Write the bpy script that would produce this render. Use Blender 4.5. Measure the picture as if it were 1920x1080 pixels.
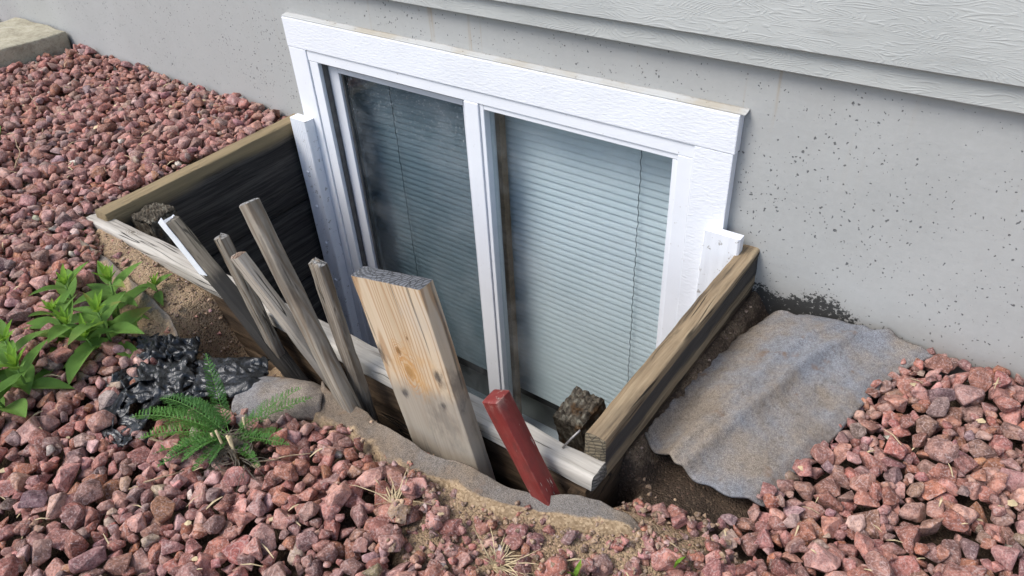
import bpy, bmesh, math, random
import numpy as np
from mathutils import Vector, Matrix, Euler, noise as mn

for o in list(bpy.data.objects):
    bpy.data.objects.remove(o)
scene = bpy.context.scene
COL = scene.collection
R = math.radians

# ------------------------------------------------------------------ camera
CAM = Vector((1.6129, -1.1639, 0.5324))
FPX = 1392.37
_T = Vector((0.6854, 0.0, -0.5697)); _roll = -0.0602
_d = (_T - CAM).normalized()
_r = _d.cross(Vector((0, 0, 1))).normalized(); _u = _r.cross(_d)
_cr = math.cos(_roll) * _r + math.sin(_roll) * _u
_cu = -math.sin(_roll) * _r + math.cos(_roll) * _u
cam_d = bpy.data.cameras.new('camera')
cam_d.sensor_width = 36.0
cam_d.lens = FPX / 1920.0 * 36.0
cam_d.clip_start = 0.02
cam_d.clip_end = 500.0
cam = bpy.data.objects.new('camera', cam_d)
COL.objects.link(cam)
M = Matrix((_cr, _cu, -_d)).transposed().to_4x4()
M.translation = CAM
cam.matrix_world = M
scene.camera = cam
CAMI = M.inverted()
def project(p):
    c = CAMI @ Vector(p)
    return 960 + FPX * c.x / -c.z, 540 - FPX * c.y / -c.z, -c.z

# ------------------------------------------------------------------ light
SUN_AZ = Vector((-0.42, -0.62, 0.98)).normalized()      # direction towards the sun
world = bpy.data.worlds.new('World'); scene.world = world
world.use_nodes = True
wn = world.node_tree.nodes; wl = world.node_tree.links
wn.clear()
sky = wn.new('ShaderNodeTexSky'); sky.sky_type = 'NISHITA'; sky.sun_disc = False
sky.sun_elevation = math.asin(SUN_AZ.z)
sky.sun_rotation = math.atan2(SUN_AZ.x, SUN_AZ.y)
sky.air_density = 1.0; sky.dust_density = 2.0; sky.ozone_density = 1.0
bg = wn.new('ShaderNodeBackground'); bg.inputs['Strength'].default_value = 0.13
wo = wn.new('ShaderNodeOutputWorld')
wl.new(sky.outputs[0], bg.inputs['Color']); wl.new(bg.outputs[0], wo.inputs['Surface'])
sun_d = bpy.data.lights.new('sun', 'SUN'); sun_d.energy = 1.5; sun_d.angle = R(28); sun_d.color = (1.0, 0.985, 0.96)
sun = bpy.data.objects.new('sun', sun_d); COL.objects.link(sun)
sun.rotation_euler = SUN_AZ.to_track_quat('Z', 'Y').to_euler()
sun.location = (0, -2, 4)

scene.view_settings.view_transform = 'Standard'
scene.view_settings.look = 'None'
scene.view_settings.gamma = 1.0
scene.view_settings.exposure = 0.93
scene.render.film_transparent = False
scene.cycles.max_bounces = 6
scene.cycles.diffuse_bounces = 3
scene.cycles.glossy_bounces = 3
scene.cycles.use_adaptive_sampling = True
scene.cycles.adaptive_threshold = 0.02
scene.cycles.transparent_max_bounces = 12

# ------------------------------------------------------------------ helpers
def link(o, parent=None):
    COL.objects.link(o)
    if parent is not None:
        o.parent = parent
    return o

def tag(o, label=None, cat=None, group=None, kind=None):
    if label: o['label'] = label
    if cat: o['category'] = cat
    if group: o['group'] = group
    if kind: o['kind'] = kind
    return o

def empty(name, loc=(0, 0, 0)):
    o = bpy.data.objects.new(name, None); o.location = loc; o.empty_display_size = 0.05
    return link(o)

def mesh_obj(name, verts, faces, mat, parent=None, smooth=False):
    me = bpy.data.meshes.new(name)
    me.from_pydata([tuple(v) for v in verts], [], [tuple(f) for f in faces])
    me.update()
    if smooth:
        me.polygons.foreach_set('use_smooth', [True] * len(me.polygons))
    if mat: me.materials.append(mat)
    return link(bpy.data.objects.new(name, me), parent)

def bm_obj(name, bm, mat, parent=None, smooth=False):
    me = bpy.data.meshes.new(name); bm.to_mesh(me); bm.free()
    if smooth:
        me.polygons.foreach_set('use_smooth', [True] * len(me.polygons))
    if mat: me.materials.append(mat)
    return link(bpy.data.objects.new(name, me), parent)

def place_world(o, mw):
    """set the world matrix of o, whose parent is an unrotated empty"""
    if o.parent is not None:
        o.matrix_parent_inverse = Matrix.Identity(4)
        o.matrix_basis = Matrix.Translation(-o.parent.location) @ mw
    else:
        o.matrix_basis = mw
    return o

def frame(origin, xd, zd):
    x = Vector(xd).normalized(); z = Vector(zd)
    z = (z - x * z.dot(x)).normalized(); y = z.cross(x)
    m = Matrix((x, y, z)).transposed().to_4x4(); m.translation = Vector(origin)
    return m

def box_bm(x0, x1, y0, y1, z0, z1, bevel=0.0, seg=2):
    bm = bmesh.new()
    bmesh.ops.create_cube(bm, size=1.0)
    for v in bm.verts:
        v.co = Vector(((x0 + x1) / 2 + v.co.x * (x1 - x0), (y0 + y1) / 2 + v.co.y * (y1 - y0), (z0 + z1) / 2 + v.co.z * (z1 - z0)))
    if bevel > 0:
        bmesh.ops.bevel(bm, geom=list(bm.edges), offset=bevel, segments=seg, affect='EDGES', profile=0.5)
    return bm

def box(name, x0, x1, y0, y1, z0, z1, mat, parent=None, bevel=0.0015):
    o = bm_obj(name, box_bm(x0, x1, y0, y1, z0, z1, bevel), mat, parent)
    if parent is not None:
        o.location = -parent.location
    return o

def beam(name, L, w, h, mat, parent=None, nseg=28, rough=0.0012, rnd=0.004, warp=0.0, seed=0, taper=0.0, endrough=0.0, wane=0.0):
    """a board along local +X (0..L), width w along Y, height h along Z, worn edges and uneven faces"""
    rs = random.Random(seed)
    off = Vector((rs.uniform(0, 50), rs.uniform(0, 50), rs.uniform(0, 50)))
    sec = []
    nw = max(2, int(round(w / 0.012))); nh = max(2, int(round(h / 0.012)))
    nw = min(nw, 10); nh = min(nh, 10)
    hw, hh = w / 2, h / 2
    for i in range(nw): sec.append((-hw + rnd + (w - 2 * rnd) * i / (nw - 1), -hh))
    sec.append((hw - rnd * 0.3, -hh + rnd * 0.3))
    for i in range(nh): sec.append((hw, -hh + rnd + (h - 2 * rnd) * i / (nh - 1)))
    sec.append((hw - rnd * 0.3, hh - rnd * 0.3))
    for i in range(nw): sec.append((hw - rnd - (w - 2 * rnd) * i / (nw - 1), hh))
    sec.append((-hw + rnd * 0.3, hh - rnd * 0.3))
    for i in range(nh): sec.append((-hw, hh - rnd - (h - 2 * rnd) * i / (nh - 1)))
    sec.append((-hw + rnd * 0.3, -hh + rnd * 0.3))
    n = len(sec)
    V = []; F = []
    xs = [0.0, rnd * 0.6] + [L * i / nseg for i in range(1, nseg)] + [L - rnd * 0.6, L]
    for k, x in enumerate(xs):
        s = 1.0 - taper * (x / L)
        endk = 1.0 - (rnd * 0.7 / max(min(w, h) / 2, 1e-4) if k in (0, len(xs) - 1) else 0.0)
        bow = warp * math.sin(math.pi * x / L)
        for (y, z) in sec:
            q = Vector((x * 6, y * 60, z * 60)) + off
            q2 = Vector((x * 30, y * 110, z * 110)) + off
            dn = mn.noise(q) * rough + mn.noise(q2) * rough * 0.6
            rr = math.hypot(y, z) or 1
            cw = 1.0
            if wane and y > hw * 0.5 and z > hh * 0.5:
                cw = 1.0 - wane * max(0, mn.noise(Vector((x * 9, 3.1, seed))) + 0.15)
            yy = y * s * endk * cw + y / rr * dn; zz = z * s * endk * cw + z / rr * dn
            ex = 0.0
            if endrough and k in (0, 1): ex = -endrough * abs(mn.noise(Vector((y * 180, z * 180, seed)))) if k == 0 else 0
            V.append((x + ex, yy, zz + bow))
    for k in range(len(xs) - 1):
        for i in range(n):
            j = (i + 1) % n
            F.append((k * n + i, k * n + j, (k + 1) * n + j, (k + 1) * n + i))
    for base, rev in ((0, True), ((len(xs) - 1) * n, False)):
        inner = []
        for t in (0.66, 0.33):
            ring = []
            for i in range(n):
                x, y, z = V[base + i]
                yy, zz = y * t, z * t
                e = endrough * mn.noise(Vector((yy * 200, zz * 200, seed + 7))) if endrough else 0
                ring.append(len(V)); V.append((x + e + (-1 if rev else 1) * 0.0008, yy, zz))
            inner.append(ring)
        prev = [base + i for i in range(n)]
        for ring in inner:
            for i in range(n):
                j = (i + 1) % n
                f = (prev[i], prev[j], ring[j], ring[i])
                F.append(tuple(reversed(f)) if rev else f)
            prev = ring
        F.append(tuple(reversed(prev)) if rev else tuple(prev))
    # fix orientation: recalc
    bm = bmesh.new()
    vs = [bm.verts.new(v) for v in V]
    for f in F:
        try: bm.faces.new([vs[i] for i in f])
        except ValueError: pass
    bmesh.ops.recalc_face_normals(bm, faces=list(bm.faces))
    o = bm_obj(name, bm, mat, parent, smooth=True)
    try:
        o.data.set_sharp_from_angle(angle=R(40))
    except Exception:
        pass
    return o

# ------------------------------------------------------------------ node helper
class NT:
    def __init__(self, name):
        self.m = bpy.data.materials.new(name); self.m.use_nodes = True
        self.t = self.m.node_tree; self.t.nodes.clear()
        self.out = self.n('ShaderNodeOutputMaterial')
        self.b = self.n('ShaderNodeBsdfPrincipled')
        self.t.links.new(self.b.outputs[0], self.out.inputs['Surface'])
    def n(self, typ, **kw):
        nd = self.t.nodes.new(typ)
        for k, v in kw.items(): setattr(nd, k, v)
        return nd
    def l(self, a, b): self.t.links.new(a, b)
    def set(self, sock, v):
        if hasattr(v, 'is_linked') or hasattr(v, 'links'): self.l(v, sock)
        elif isinstance(v, (tuple, list)) and len(v) == 3 and sock.type == 'RGBA': sock.default_value = (*v, 1)
        else: sock.default_value = v
    def coord(self, which='Object', scale=(1, 1, 1), loc=(0, 0, 0), rnd=False):
        tc = self.n('ShaderNodeTexCoord')
        src = tc.outputs[which]
        if rnd:
            oi = self.n('ShaderNodeObjectInfo')
            mul = self.math('MULTIPLY', oi.outputs['Random'], 37.0)
            va = self.n('ShaderNodeVectorMath', operation='ADD'); self.l(src, va.inputs[0]); self.l(mul, va.inputs[1]); src = va.outputs[0]
        mp = self.n('ShaderNodeMapping'); self.l(src, mp.inputs['Vector'])
        mp.inputs['Scale'].default_value = scale; mp.inputs['Location'].default_value = loc
        return mp.outputs[0]
    def world(self, scale=(1, 1, 1)):
        g = self.n('ShaderNodeNewGeometry')
        mp = self.n('ShaderNodeMapping'); self.l(g.outputs['Position'], mp.inputs['Vector']); mp.inputs['Scale'].default_value = scale
        return mp.outputs[0]
    def noise(self, v, scale=5, detail=4, rough=0.55, dist=0.0, col=False):
        nd = self.n('ShaderNodeTexNoise'); self.l(v, nd.inputs['Vector'])
        nd.inputs['Scale'].default_value = scale; nd.inputs['Detail'].default_value = detail
        nd.inputs['Roughness'].default_value = rough; nd.inputs['Distortion'].default_value = dist
        return nd.outputs['Color' if col else 'Fac']
    def vor(self, v, scale=5, feature='F1', out='Distance', rand=1.0):
        nd = self.n('ShaderNodeTexVoronoi'); self.l(v, nd.inputs['Vector']); nd.feature = feature
        nd.inputs['Scale'].default_value = scale; nd.inputs['Randomness'].default_value = rand
        return nd.outputs[out]
    def math(self, op, a, b=None, c=None, clamp=False):
        nd = self.n('ShaderNodeMath', operation=op); nd.use_clamp = clamp
        self.set(nd.inputs[0], a)
        if b is not None: self.set(nd.inputs[1], b)
        if c is not None: self.set(nd.inputs[2], c)
        return nd.outputs[0]
    def ss(self, v, a, b, lo=0.0, hi=1.0):
        nd = self.n('ShaderNodeMapRange'); nd.interpolation_type = 'SMOOTHSTEP'
        self.set(nd.inputs['Value'], v); nd.inputs['From Min'].default_value = a; nd.inputs['From Max'].default_value = b
        nd.inputs['To Min'].default_value = lo; nd.inputs['To Max'].default_value = hi
        return nd.outputs[0]
    def ramp(self, v, stops):
        nd = self.n('ShaderNodeValToRGB'); self.l(v, nd.inputs[0])
        e = nd.color_ramp.elements
        while len(e) < len(stops): e.new(0.5)
        for i, (p, c) in enumerate(stops): e[i].position = p; e[i].color = (*c, 1)
        return nd.outputs[0]
    def mix(self, fac, a, b, mode='MIX'):
        nd = self.n('ShaderNodeMix', data_type='RGBA', blend_type=mode)
        self.set(nd.inputs[0], fac); self.set(nd.inputs[6], a); self.set(nd.inputs[7], b)
        return nd.outputs[2]
    def sep(self, v):
        nd = self.n('ShaderNodeSeparateXYZ'); self.l(v, nd.inputs[0]); return nd.outputs
    def bump(self, h, dist=0.001, strength=1.0, prev=None):
        nd = self.n('ShaderNodeBump'); self.l(h, nd.inputs['Height'])
        nd.inputs['Distance'].default_value = dist; nd.inputs['Strength'].default_value = strength
        if prev is not None: self.l(prev, nd.inputs['Normal'])
        return nd.outputs[0]
    def done(self, col, rough=0.8, normal=None, spec=0.3):
        self.set(self.b.inputs['Base Color'], col); self.set(self.b.inputs['Roughness'], rough)
        self.b.inputs['Specular IOR Level'].default_value = spec
        if normal is not None: self.l(normal, self.b.inputs['Normal'])
        return self.m

# ------------------------------------------------------------------ materials
def mat_concrete_wall():
    t = NT('painted_concrete')
    p = t.world()
    base = t.ramp(t.noise(p, 3.0, 4, 0.6), [(0.3, (0.348, 0.350, 0.333)), (0.7, (0.412, 0.414, 0.395))])
    fine = t.noise(p, 90, 3, 0.7)
    base = t.mix(t.ss(fine, 0.35, 0.75, 0, 0.25), base, (0.455, 0.457, 0.438))
    blot = t.noise(p, 1.6, 4, 0.6)
    base = t.mix(t.ss(blot, 0.42, 0.66, 0, 0.45), base, (0.335, 0.33, 0.312))
    vst = t.noise(t.world((14, 1, 0.8)), 1.0, 3, 0.6)
    base = t.mix(t.ss(vst, 0.55, 0.75, 0, 0.22), base, (0.34, 0.325, 0.295))
    # form-work air holes in two sizes, bunched unevenly
    wob = t.noise(p, 60, 3, 0.6, col=True)
    vm = t.n('ShaderNodeVectorMath', operation='MULTIPLY_ADD'); t.l(wob, vm.inputs[0]); vm.inputs[1].default_value = (0.012, 0.012, 0.02); t.l(p, vm.inputs[2])
    pw = vm.outputs[0]
    holes = None
    dens = t.noise(p, 4.2, 3, 0.6)
    for sc, thr, pw_ in ((28, 0.070, 8.0), (80, 0.115, 4.0), (180, 0.19, 3.6)):
        nd = t.n('ShaderNodeTexVoronoi'); t.l(pw, nd.inputs['Vector']); nd.inputs['Scale'].default_value = sc
        rc = t.sep(nd.outputs['Color'])[0]
        size = t.math('MULTIPLY', t.math('POWER', rc, pw_), thr * 1.7)
        size = t.math('MULTIPLY', size, t.ss(dens, 0.3, 0.65, 0.55, 1.2))
        h = t.math('SUBTRACT', size, nd.outputs['Distance'])
        h = t.ss(h, 0.0, 0.05)
        holes = h if holes is None else t.math('MAXIMUM', holes, h)
    col = t.mix(t.math('MULTIPLY', holes, 0.80), base, (0.075, 0.08, 0.08))
    s = t.sep(p)
    # rusty run-off streaks below the siding
    st = t.noise(t.world((38, 1, 1.6)), 1.0, 4, 0.6)
    st2 = t.noise(t.world((3, 1, 0.4)), 1.0, 2)
    zb = t.ss(s[2], -0.16, 0.06)
    sm = t.math('MULTIPLY', t.math('MULTIPLY', t.ss(st, 0.56, 0.72), t.ss(st2, 0.45, 0.6)), zb)
    col = t.mix(t.math('MULTIPLY', sm, 0.75), col, (0.33, 0.25, 0.15))
    ed = t.noise(p, 11, 3)
    # dust splashed on the foot of the wall
    dz = t.ss(t.math('SUBTRACT', s[2], t.math('MULTIPLY', ed, 0.05)), -0.40, -0.31, 0.45, 0)
    col = t.mix(dz, col, (0.22, 0.19, 0.15))
    # black mildew splashed up from the soil beside the well
    md = t.noise(p, 120, 4, 0.8)
    top = t.math('ADD', -0.410, t.math('MULTIPLY', ed, 0.12))
    zz = t.math('SUBTRACT', s[2], top)
    mz = t.ss(zz, -0.02, 0.05, 1, 0)
    mx = t.math('MULTIPLY', t.ss(s[0], 1.24, 1.28), t.ss(s[0], 1.38, 1.62, 1, 0))
    kk = t.math('SUBTRACT', md, t.math('MULTIPLY', t.math('SUBTRACT', 1.0, t.math('MULTIPLY', mz, mx)), 0.42))
    mm = t.ss(kk, 0.33, 0.39)
    col = t.mix(t.math('MULTIPLY', mm, 0.93), col, (0.018, 0.018, 0.017))
    hgt = t.math('SUBTRACT', t.math('MULTIPLY', fine, 0.12), holes)
    hgt = t.math('ADD', hgt, t.math('MULTIPLY', t.noise(t.world((20, 20, 60)), 1.0, 3), 0.25))
    return t.done(col, 0.62, t.bump(hgt, 0.0022, 0.8), 0.35)

def mat_siding():
    t = NT('siding_paint')
    p = t.coord('Object', rnd=True)
    def vec(sx, sz):
        mp = t.n('ShaderNodeMapping'); t.l(p, mp.inputs['Vector']); mp.inputs['Scale'].default_value = (sx, 1, sz); return mp.outputs[0]
    nf = t.noise(vec(2.6, 11), 1.0, 3, 0.5, 0.4)
    rings = t.math('SINE', t.math('MULTIPLY', nf, 420.0))
    brk = t.noise(vec(22, 150), 1.0, 4, 0.75)
    rings = t.math('MULTIPLY', t.ss(rings, -0.2, 0.95), t.ss(brk, 0.38, 0.62))
    fine = t.noise(vec(25, 260), 1.0, 4, 0.7)
    h = t.math('ADD', rings, t.math('MULTIPLY', fine, 0.8))
    col = t.mix(t.ss(t.noise(p, 6, 4), 0.3, 0.7), (0.39, 0.398, 0.375), (0.44, 0.447, 0.42))
    return t.done(col, 0.55, t.bump(h, 0.0007, 0.6), 0.4)

def mat_white(name, grain=(60, 60, 60), amt=0.0012, col=(0.80, 0.81, 0.83), wear=0.0):
    t = NT(name)
    p = t.world(grain)
    nz = t.noise(p, 1.0, 5, 0.62)
    n2 = t.noise(t.world((9, 9, 9)), 1.0, 5)
    c = t.mix(t.ss(n2, 0.3, 0.8), col, tuple(x * 0.94 for x in col))
    sp = t.noise(t.world((160, 160, 160)), 1.0, 2)
    c = t.mix(t.ss(sp, 0.735, 0.76, 0, 0.7), c, (0.35, 0.3, 0.24))
    if wear:
        w = t.noise(t.world((55, 55, 55)), 1.0, 6, 0.7)
        c = t.mix(t.ss(w, 0.60, 0.64, 0, wear), c, (0.30, 0.27, 0.23))
    return t.done(c, 0.5, t.bump(nz, amt, 0.8), 0.4)

def mat_wood(name, light, mid, dark, along=3.0, across=55.0, crack=0.5, patch=None, patchc=(0.03, 0.028, 0.025), rings=0.0, ringc=None,
             bump=0.0016, xmask=None, rough=0.85, endc=None, L=None, zmask=None, wobble=0.018, knots=(), smudges=(), band=None):
    """wood grain along local X. patch: strength of dark weather blotches"""
    t = NT(name)
    p = t.coord('Object', rnd=True)
    praw = t.coord('Object')
    def vec(sx, sy, sz):
        mp = t.n('ShaderNodeMapping'); t.l(p, mp.inputs['Vector']); mp.inputs['Scale'].default_value = (sx, sy, sz); return mp.outputs[0]
    wob = t.noise(vec(3, 9, 9), 1.0, 2)
    wv = t.n('ShaderNodeVectorMath', operation='MULTIPLY_ADD'); t.l(t.noise(vec(4, 8, 8), 1.0, 2, col=True), wv.inputs[0]); wv.inputs[1].default_value = (0, wobble, wobble); t.l(p, wv.inputs[2])
    def wvec(sx, s):
        mp = t.n('ShaderNodeMapping'); t.l(wv.outputs[0], mp.inputs['Vector']); mp.inputs['Scale'].default_value = (sx, s, s); return mp.outputs[0]
    g1 = t.noise(wvec(along, across), 1.0, 5, 0.65)
    g2 = t.noise(wvec(along * 4, across * 4.5), 1.0, 4, 0.7)
    g = t.math('ADD', t.math('MULTIPLY', g1, 0.65), t.math('MULTIPLY', g2, 0.35))
    col = t.ramp(g, [(0.30, dark), (0.46, mid), (0.68, light)])
    if rings:
        rg = t.noise(wvec(0.9, 16), 1.0, 1, 0.4)
        rs = t.ss(t.math('SINE', t.math('MULTIPLY', rg, 95.0)), 0.1, 0.95)
        col = t.mix(t.math('MULTIPLY', rs, rings), col, ringc)
    # drying cracks
    ck = t.noise(wvec(along * 0.8, across * 0.9), 1.0, 2, 0.5)
    cm = t.ss(t.math('ABSOLUTE', t.math('SUBTRACT', ck, 0.5)), 0.004, 0.022, 1, 0)
    cm = t.math('MULTIPLY', cm, t.ss(t.noise(vec(5, 14, 14), 1.0, 2), 0.46, 0.56))
    col = t.mix(t.math('MULTIPLY', cm, crack), col, (0.02, 0.018, 0.015))
    if patch:
        pn = t.noise(vec(5, 16, 16), 1.0, 5, 0.65)
        col = t.mix(t.ss(pn, 0.48, 0.66, 0, patch), col, patchc)
    if xmask:
        x0, x1, c2, amt = xmask
        s = t.sep(praw)
        e = t.math('ADD', s[0], t.math('MULTIPLY', t.math('SUBTRACT', t.noise(vec(6, 25, 25), 1.0, 5, 0.7), 0.5), abs(x1 - x0) * 2.0))
        c2g = t.mix(g, tuple(v * 0.55 for v in c2), tuple(min(1, v * 1.4) for v in c2))
        k = t.ss(e, x0, x1, 0, amt) if x1 > x0 else t.ss(e, x1, x0, amt, 0)
        col = t.mix(k, col, c2g)
    if zmask:
        z0, z1, c2, amt = zmask
        s = t.sep(praw)
        e = t.math('ADD', s[2], t.math('MULTIPLY', t.math('SUBTRACT', t.noise(vec(4, 20, 20), 1.0, 4, 0.6), 0.5), abs(z1 - z0) * 1.6))
        c2g = t.mix(g, tuple(v * 0.5 for v in c2), tuple(min(1, v * 1.4) for v in c2))
        k = t.ss(e, z0, z1, 0, amt) if z1 > z0 else t.ss(e, z1, z0, amt, 0)
        col = t.mix(k, col, c2g)
    if band:
        z0, z1, c2, amt = band
        s = t.sep(praw)
        e = t.math('ADD', s[2], t.math('MULTIPLY', t.math('SUBTRACT', t.noise(vec(4, 30, 30), 1.0, 4, 0.6), 0.5), (z1 - z0) * 0.9))
        k = t.math('MULTIPLY', t.ss(e, z0 - 0.012, z0 + 0.004, 0, amt), t.ss(e, z1 - 0.002, z1 + 0.006, 1, 0))
        col = t.mix(k, col, t.mix(g, tuple(v * 0.5 for v in c2), tuple(v * 1.5 for v in c2)))
    for (kx, ky, kr, kcol) in knots:
        s = t.sep(praw)
        wn_ = t.math('MULTIPLY', t.math('SUBTRACT', t.noise(vec(45, 45, 45), 1.0, 2), 0.5), kr * 1.2)
        dx_ = t.math('DIVIDE', t.math('SUBTRACT', s[0], kx), 1.7); dy_ = t.math('SUBTRACT', s[1], ky)
        dd = t.math('ADD', t.math('SQRT', t.math('ADD', t.math('MULTIPLY', dx_, dx_), t.math('MULTIPLY', dy_, dy_))), wn_)
        rg_ = t.ss(t.math('SINE', t.math('MULTIPLY', dd, 1500.0 * 0.012 / kr)), 0.0, 0.9)
        fall = t.ss(dd, kr * 0.6, kr * 2.2, 1, 0)
        col = t.mix(t.math('MULTIPLY', t.math('MULTIPLY', rg_, fall), 0.65), col, kcol)
        col = t.mix(t.ss(dd, kr * 0.15, kr * 0.6, 0.8, 0), col, tuple(v * 0.4 for v in kcol))
    for sm_ in smudges:
        kx, ky, kr, st_ = sm_[:4]; smc = sm_[4] if len(sm_) > 4 else (0.035, 0.034, 0.036)
        s = t.sep(praw)
        wn_ = t.math('MULTIPLY', t.math('SUBTRACT', t.noise(vec(30, 60, 60), 1.0, 4, 0.65), 0.5), kr * 2.6)
        dx_ = t.math('DIVIDE', t.math('SUBTRACT', s[0], kx), 1.2); dy_ = t.math('SUBTRACT', s[1], ky)
        dd = t.math('ADD', t.math('SQRT', t.math('ADD', t.math('MULTIPLY', dx_, dx_), t.math('MULTIPLY', dy_, dy_))), wn_)
        col = t.mix(t.ss(dd, 0.0, kr, st_, 0), col, smc)
    if endc is not None:
        nrm = t.n('ShaderNodeTexCoord').outputs['Normal']
        ex = t.ss(t.math('ABSOLUTE', t.sep(nrm)[0]), 0.6, 0.85)
        wvt = t.n('ShaderNodeTexWave'); wvt.wave_type = 'RINGS'; wvt.rings_direction = 'X'
        mp = t.n('ShaderNodeMapping'); t.l(praw, mp.inputs['Vector']); mp.inputs['Location'].default_value = (0, 0.03, 0.04); mp.inputs['Scale'].default_value = (1, 1, 1); t.l(mp.outputs[0], wvt.inputs['Vector'])
        wvt.inputs['Scale'].default_value = 55; wvt.inputs['Distortion'].default_value = 1.5
        ck2 = t.vor(vec(90, 90, 90), 1.0, 'DISTANCE_TO_EDGE')
        ec = t.mix(wvt.outputs['Fac'], tuple(v * 0.45 for v in endc), endc)
        ec = t.mix(t.ss(ck2, 0.0, 0.08, 0.8, 0), ec, (0.02, 0.02, 0.02))
        col = t.mix(ex, col, ec)
    h = t.math('SUBTRACT', g, t.math('MULTIPLY', cm, 0.9))
    return t.done(col, rough, t.bump(h, bump, 0.9), 0.2)

def mat_glass(name, tint=(0.9, 0.95, 0.96), dust=0.0):
    t = NT(name)
    tr = t.n('ShaderNodeBsdfTransparent'); tr.inputs[0].default_value = (*tint, 1)
    gl = t.n('ShaderNodeBsdfGlossy'); gl.inputs['Roughness'].default_value = 0.02
    ge = t.n('ShaderNodeNewGeometry')
    dp = t.n('ShaderNodeVectorMath', operation='DOT_PRODUCT'); t.l(ge.outputs['Normal'], dp.inputs[0]); t.l(ge.outputs['Incoming'], dp.inputs[1])
    cs = t.math('ABSOLUTE', dp.outputs['Value'])
    fac = t.math('MULTIPLY_ADD', t.math('POWER', t.math('SUBTRACT', 1.0, cs), 5.0), 0.96, 0.045, clamp=True)
    mx = t.n('ShaderNodeMixShader'); t.l(fac, mx.inputs[0]); t.l(tr.outputs[0], mx.inputs[1]); t.l(gl.outputs[0], mx.inputs[2])
    df = t.n('ShaderNodeBsdfDiffuse'); df.inputs[0].default_value = (0.7, 0.72, 0.73, 1)
    p = t.world()
    film = t.math('MULTIPLY', t.ss(t.noise(p, 7, 5, 0.65), 0.35, 0.8), 0.10)
    m = film
    if dust:
        nd = t.n('ShaderNodeTexVoronoi'); t.l(p, nd.inputs['Vector']); nd.inputs['Scale'].default_value = 260
        sz = t.math('MULTIPLY', t.math('POWER', t.sep(nd.outputs['Color'])[0], 2.5), 0.40)
        sp = t.ss(t.math('SUBTRACT', sz, nd.outputs['Distance']), 0, 0.05)
        s = t.sep(p)
        reg = t.math('MULTIPLY', t.ss(t.math('ADD', s[2], t.math('MULTIPLY', t.noise(p, 6, 3), 0.25)), -0.32, -0.10), t.ss(s[0], 0.62, 0.30))
        reg = t.ss(t.math('ADD', s[2], t.math('MULTIPLY', t.noise(p, 6, 3), 0.22)), -0.26, -0.08)
        m = t.math('MAXIMUM', m, t.math('MULTIPLY', t.math('MULTIPLY', sp, reg), dust))
    mx2 = t.n('ShaderNodeMixShader'); t.l(m, mx2.inputs[0]); t.l(mx.outputs[0], mx2.inputs[1]); t.l(df.outputs[0], mx2.inputs[2])
    t.l(mx2.outputs[0], t.out.inputs['Surface'])
    return t.m

def mat_plain(name, col, rough=0.6, spec=0.4, vary=0.15, scale=30, bump=0.0006):
    t = NT(name)
    p = t.coord('Object', rnd=True)
    nz = t.noise(p, scale, 5, 0.65)
    c = t.mix(t.ss(nz, 0.3, 0.7), tuple(v * (1 - vary) for v in col), tuple(min(1, v * (1 + vary)) for v in col))
    return t.done(c, rough, t.bump(nz, bump, 0.8), spec)

def stone_nodes(name, use_attr):
    t = NT(name)
    if use_attr:
        at = t.n('ShaderNodeAttribute'); at.attribute_name = 'scol'; base = at.outputs['Color']
        p = t.world()
    else:
        oi = t.n('ShaderNodeObjectInfo'); base = oi.outputs['Color']
        p = t.world()
    n1 = t.noise(p, 70, 3, 0.65)
    n2 = t.noise(p, 330, 2, 0.7)
    c = t.mix(t.ss(n1, 0.36, 0.66), t.mix(1.0, base, (0.58, 0.54, 0.56), 'MULTIPLY'), t.mix(1.0, base, (1.22, 1.18, 1.17), 'MULTIPLY'))
    # pale mineral veins and dust on upward faces
    v = t.ss(t.math('ABSOLUTE', t.math('SUBTRACT', t.noise(p, 38, 1, 0.6, 1.2), 0.5)), 0.0, 0.016, 0.4, 0)
    c = t.mix(v, c, (0.50, 0.40, 0.37))
    c = t.mix(t.ss(n2, 0.50, 0.70, 0, 0.50), c, (0.52, 0.39, 0.355))
    c = t.mix(t.ss(n2, 0.30, 0.43, 0.6, 0), c, (0.075, 0.035, 0.03))
    h = t.math('ADD', t.math('MULTIPLY', n1, 1.2), t.math('MULTIPLY', n2, 0.35))
    return t.done(c, 0.82, t.bump(h, 0.0035, 0.75), 0.25)

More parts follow.
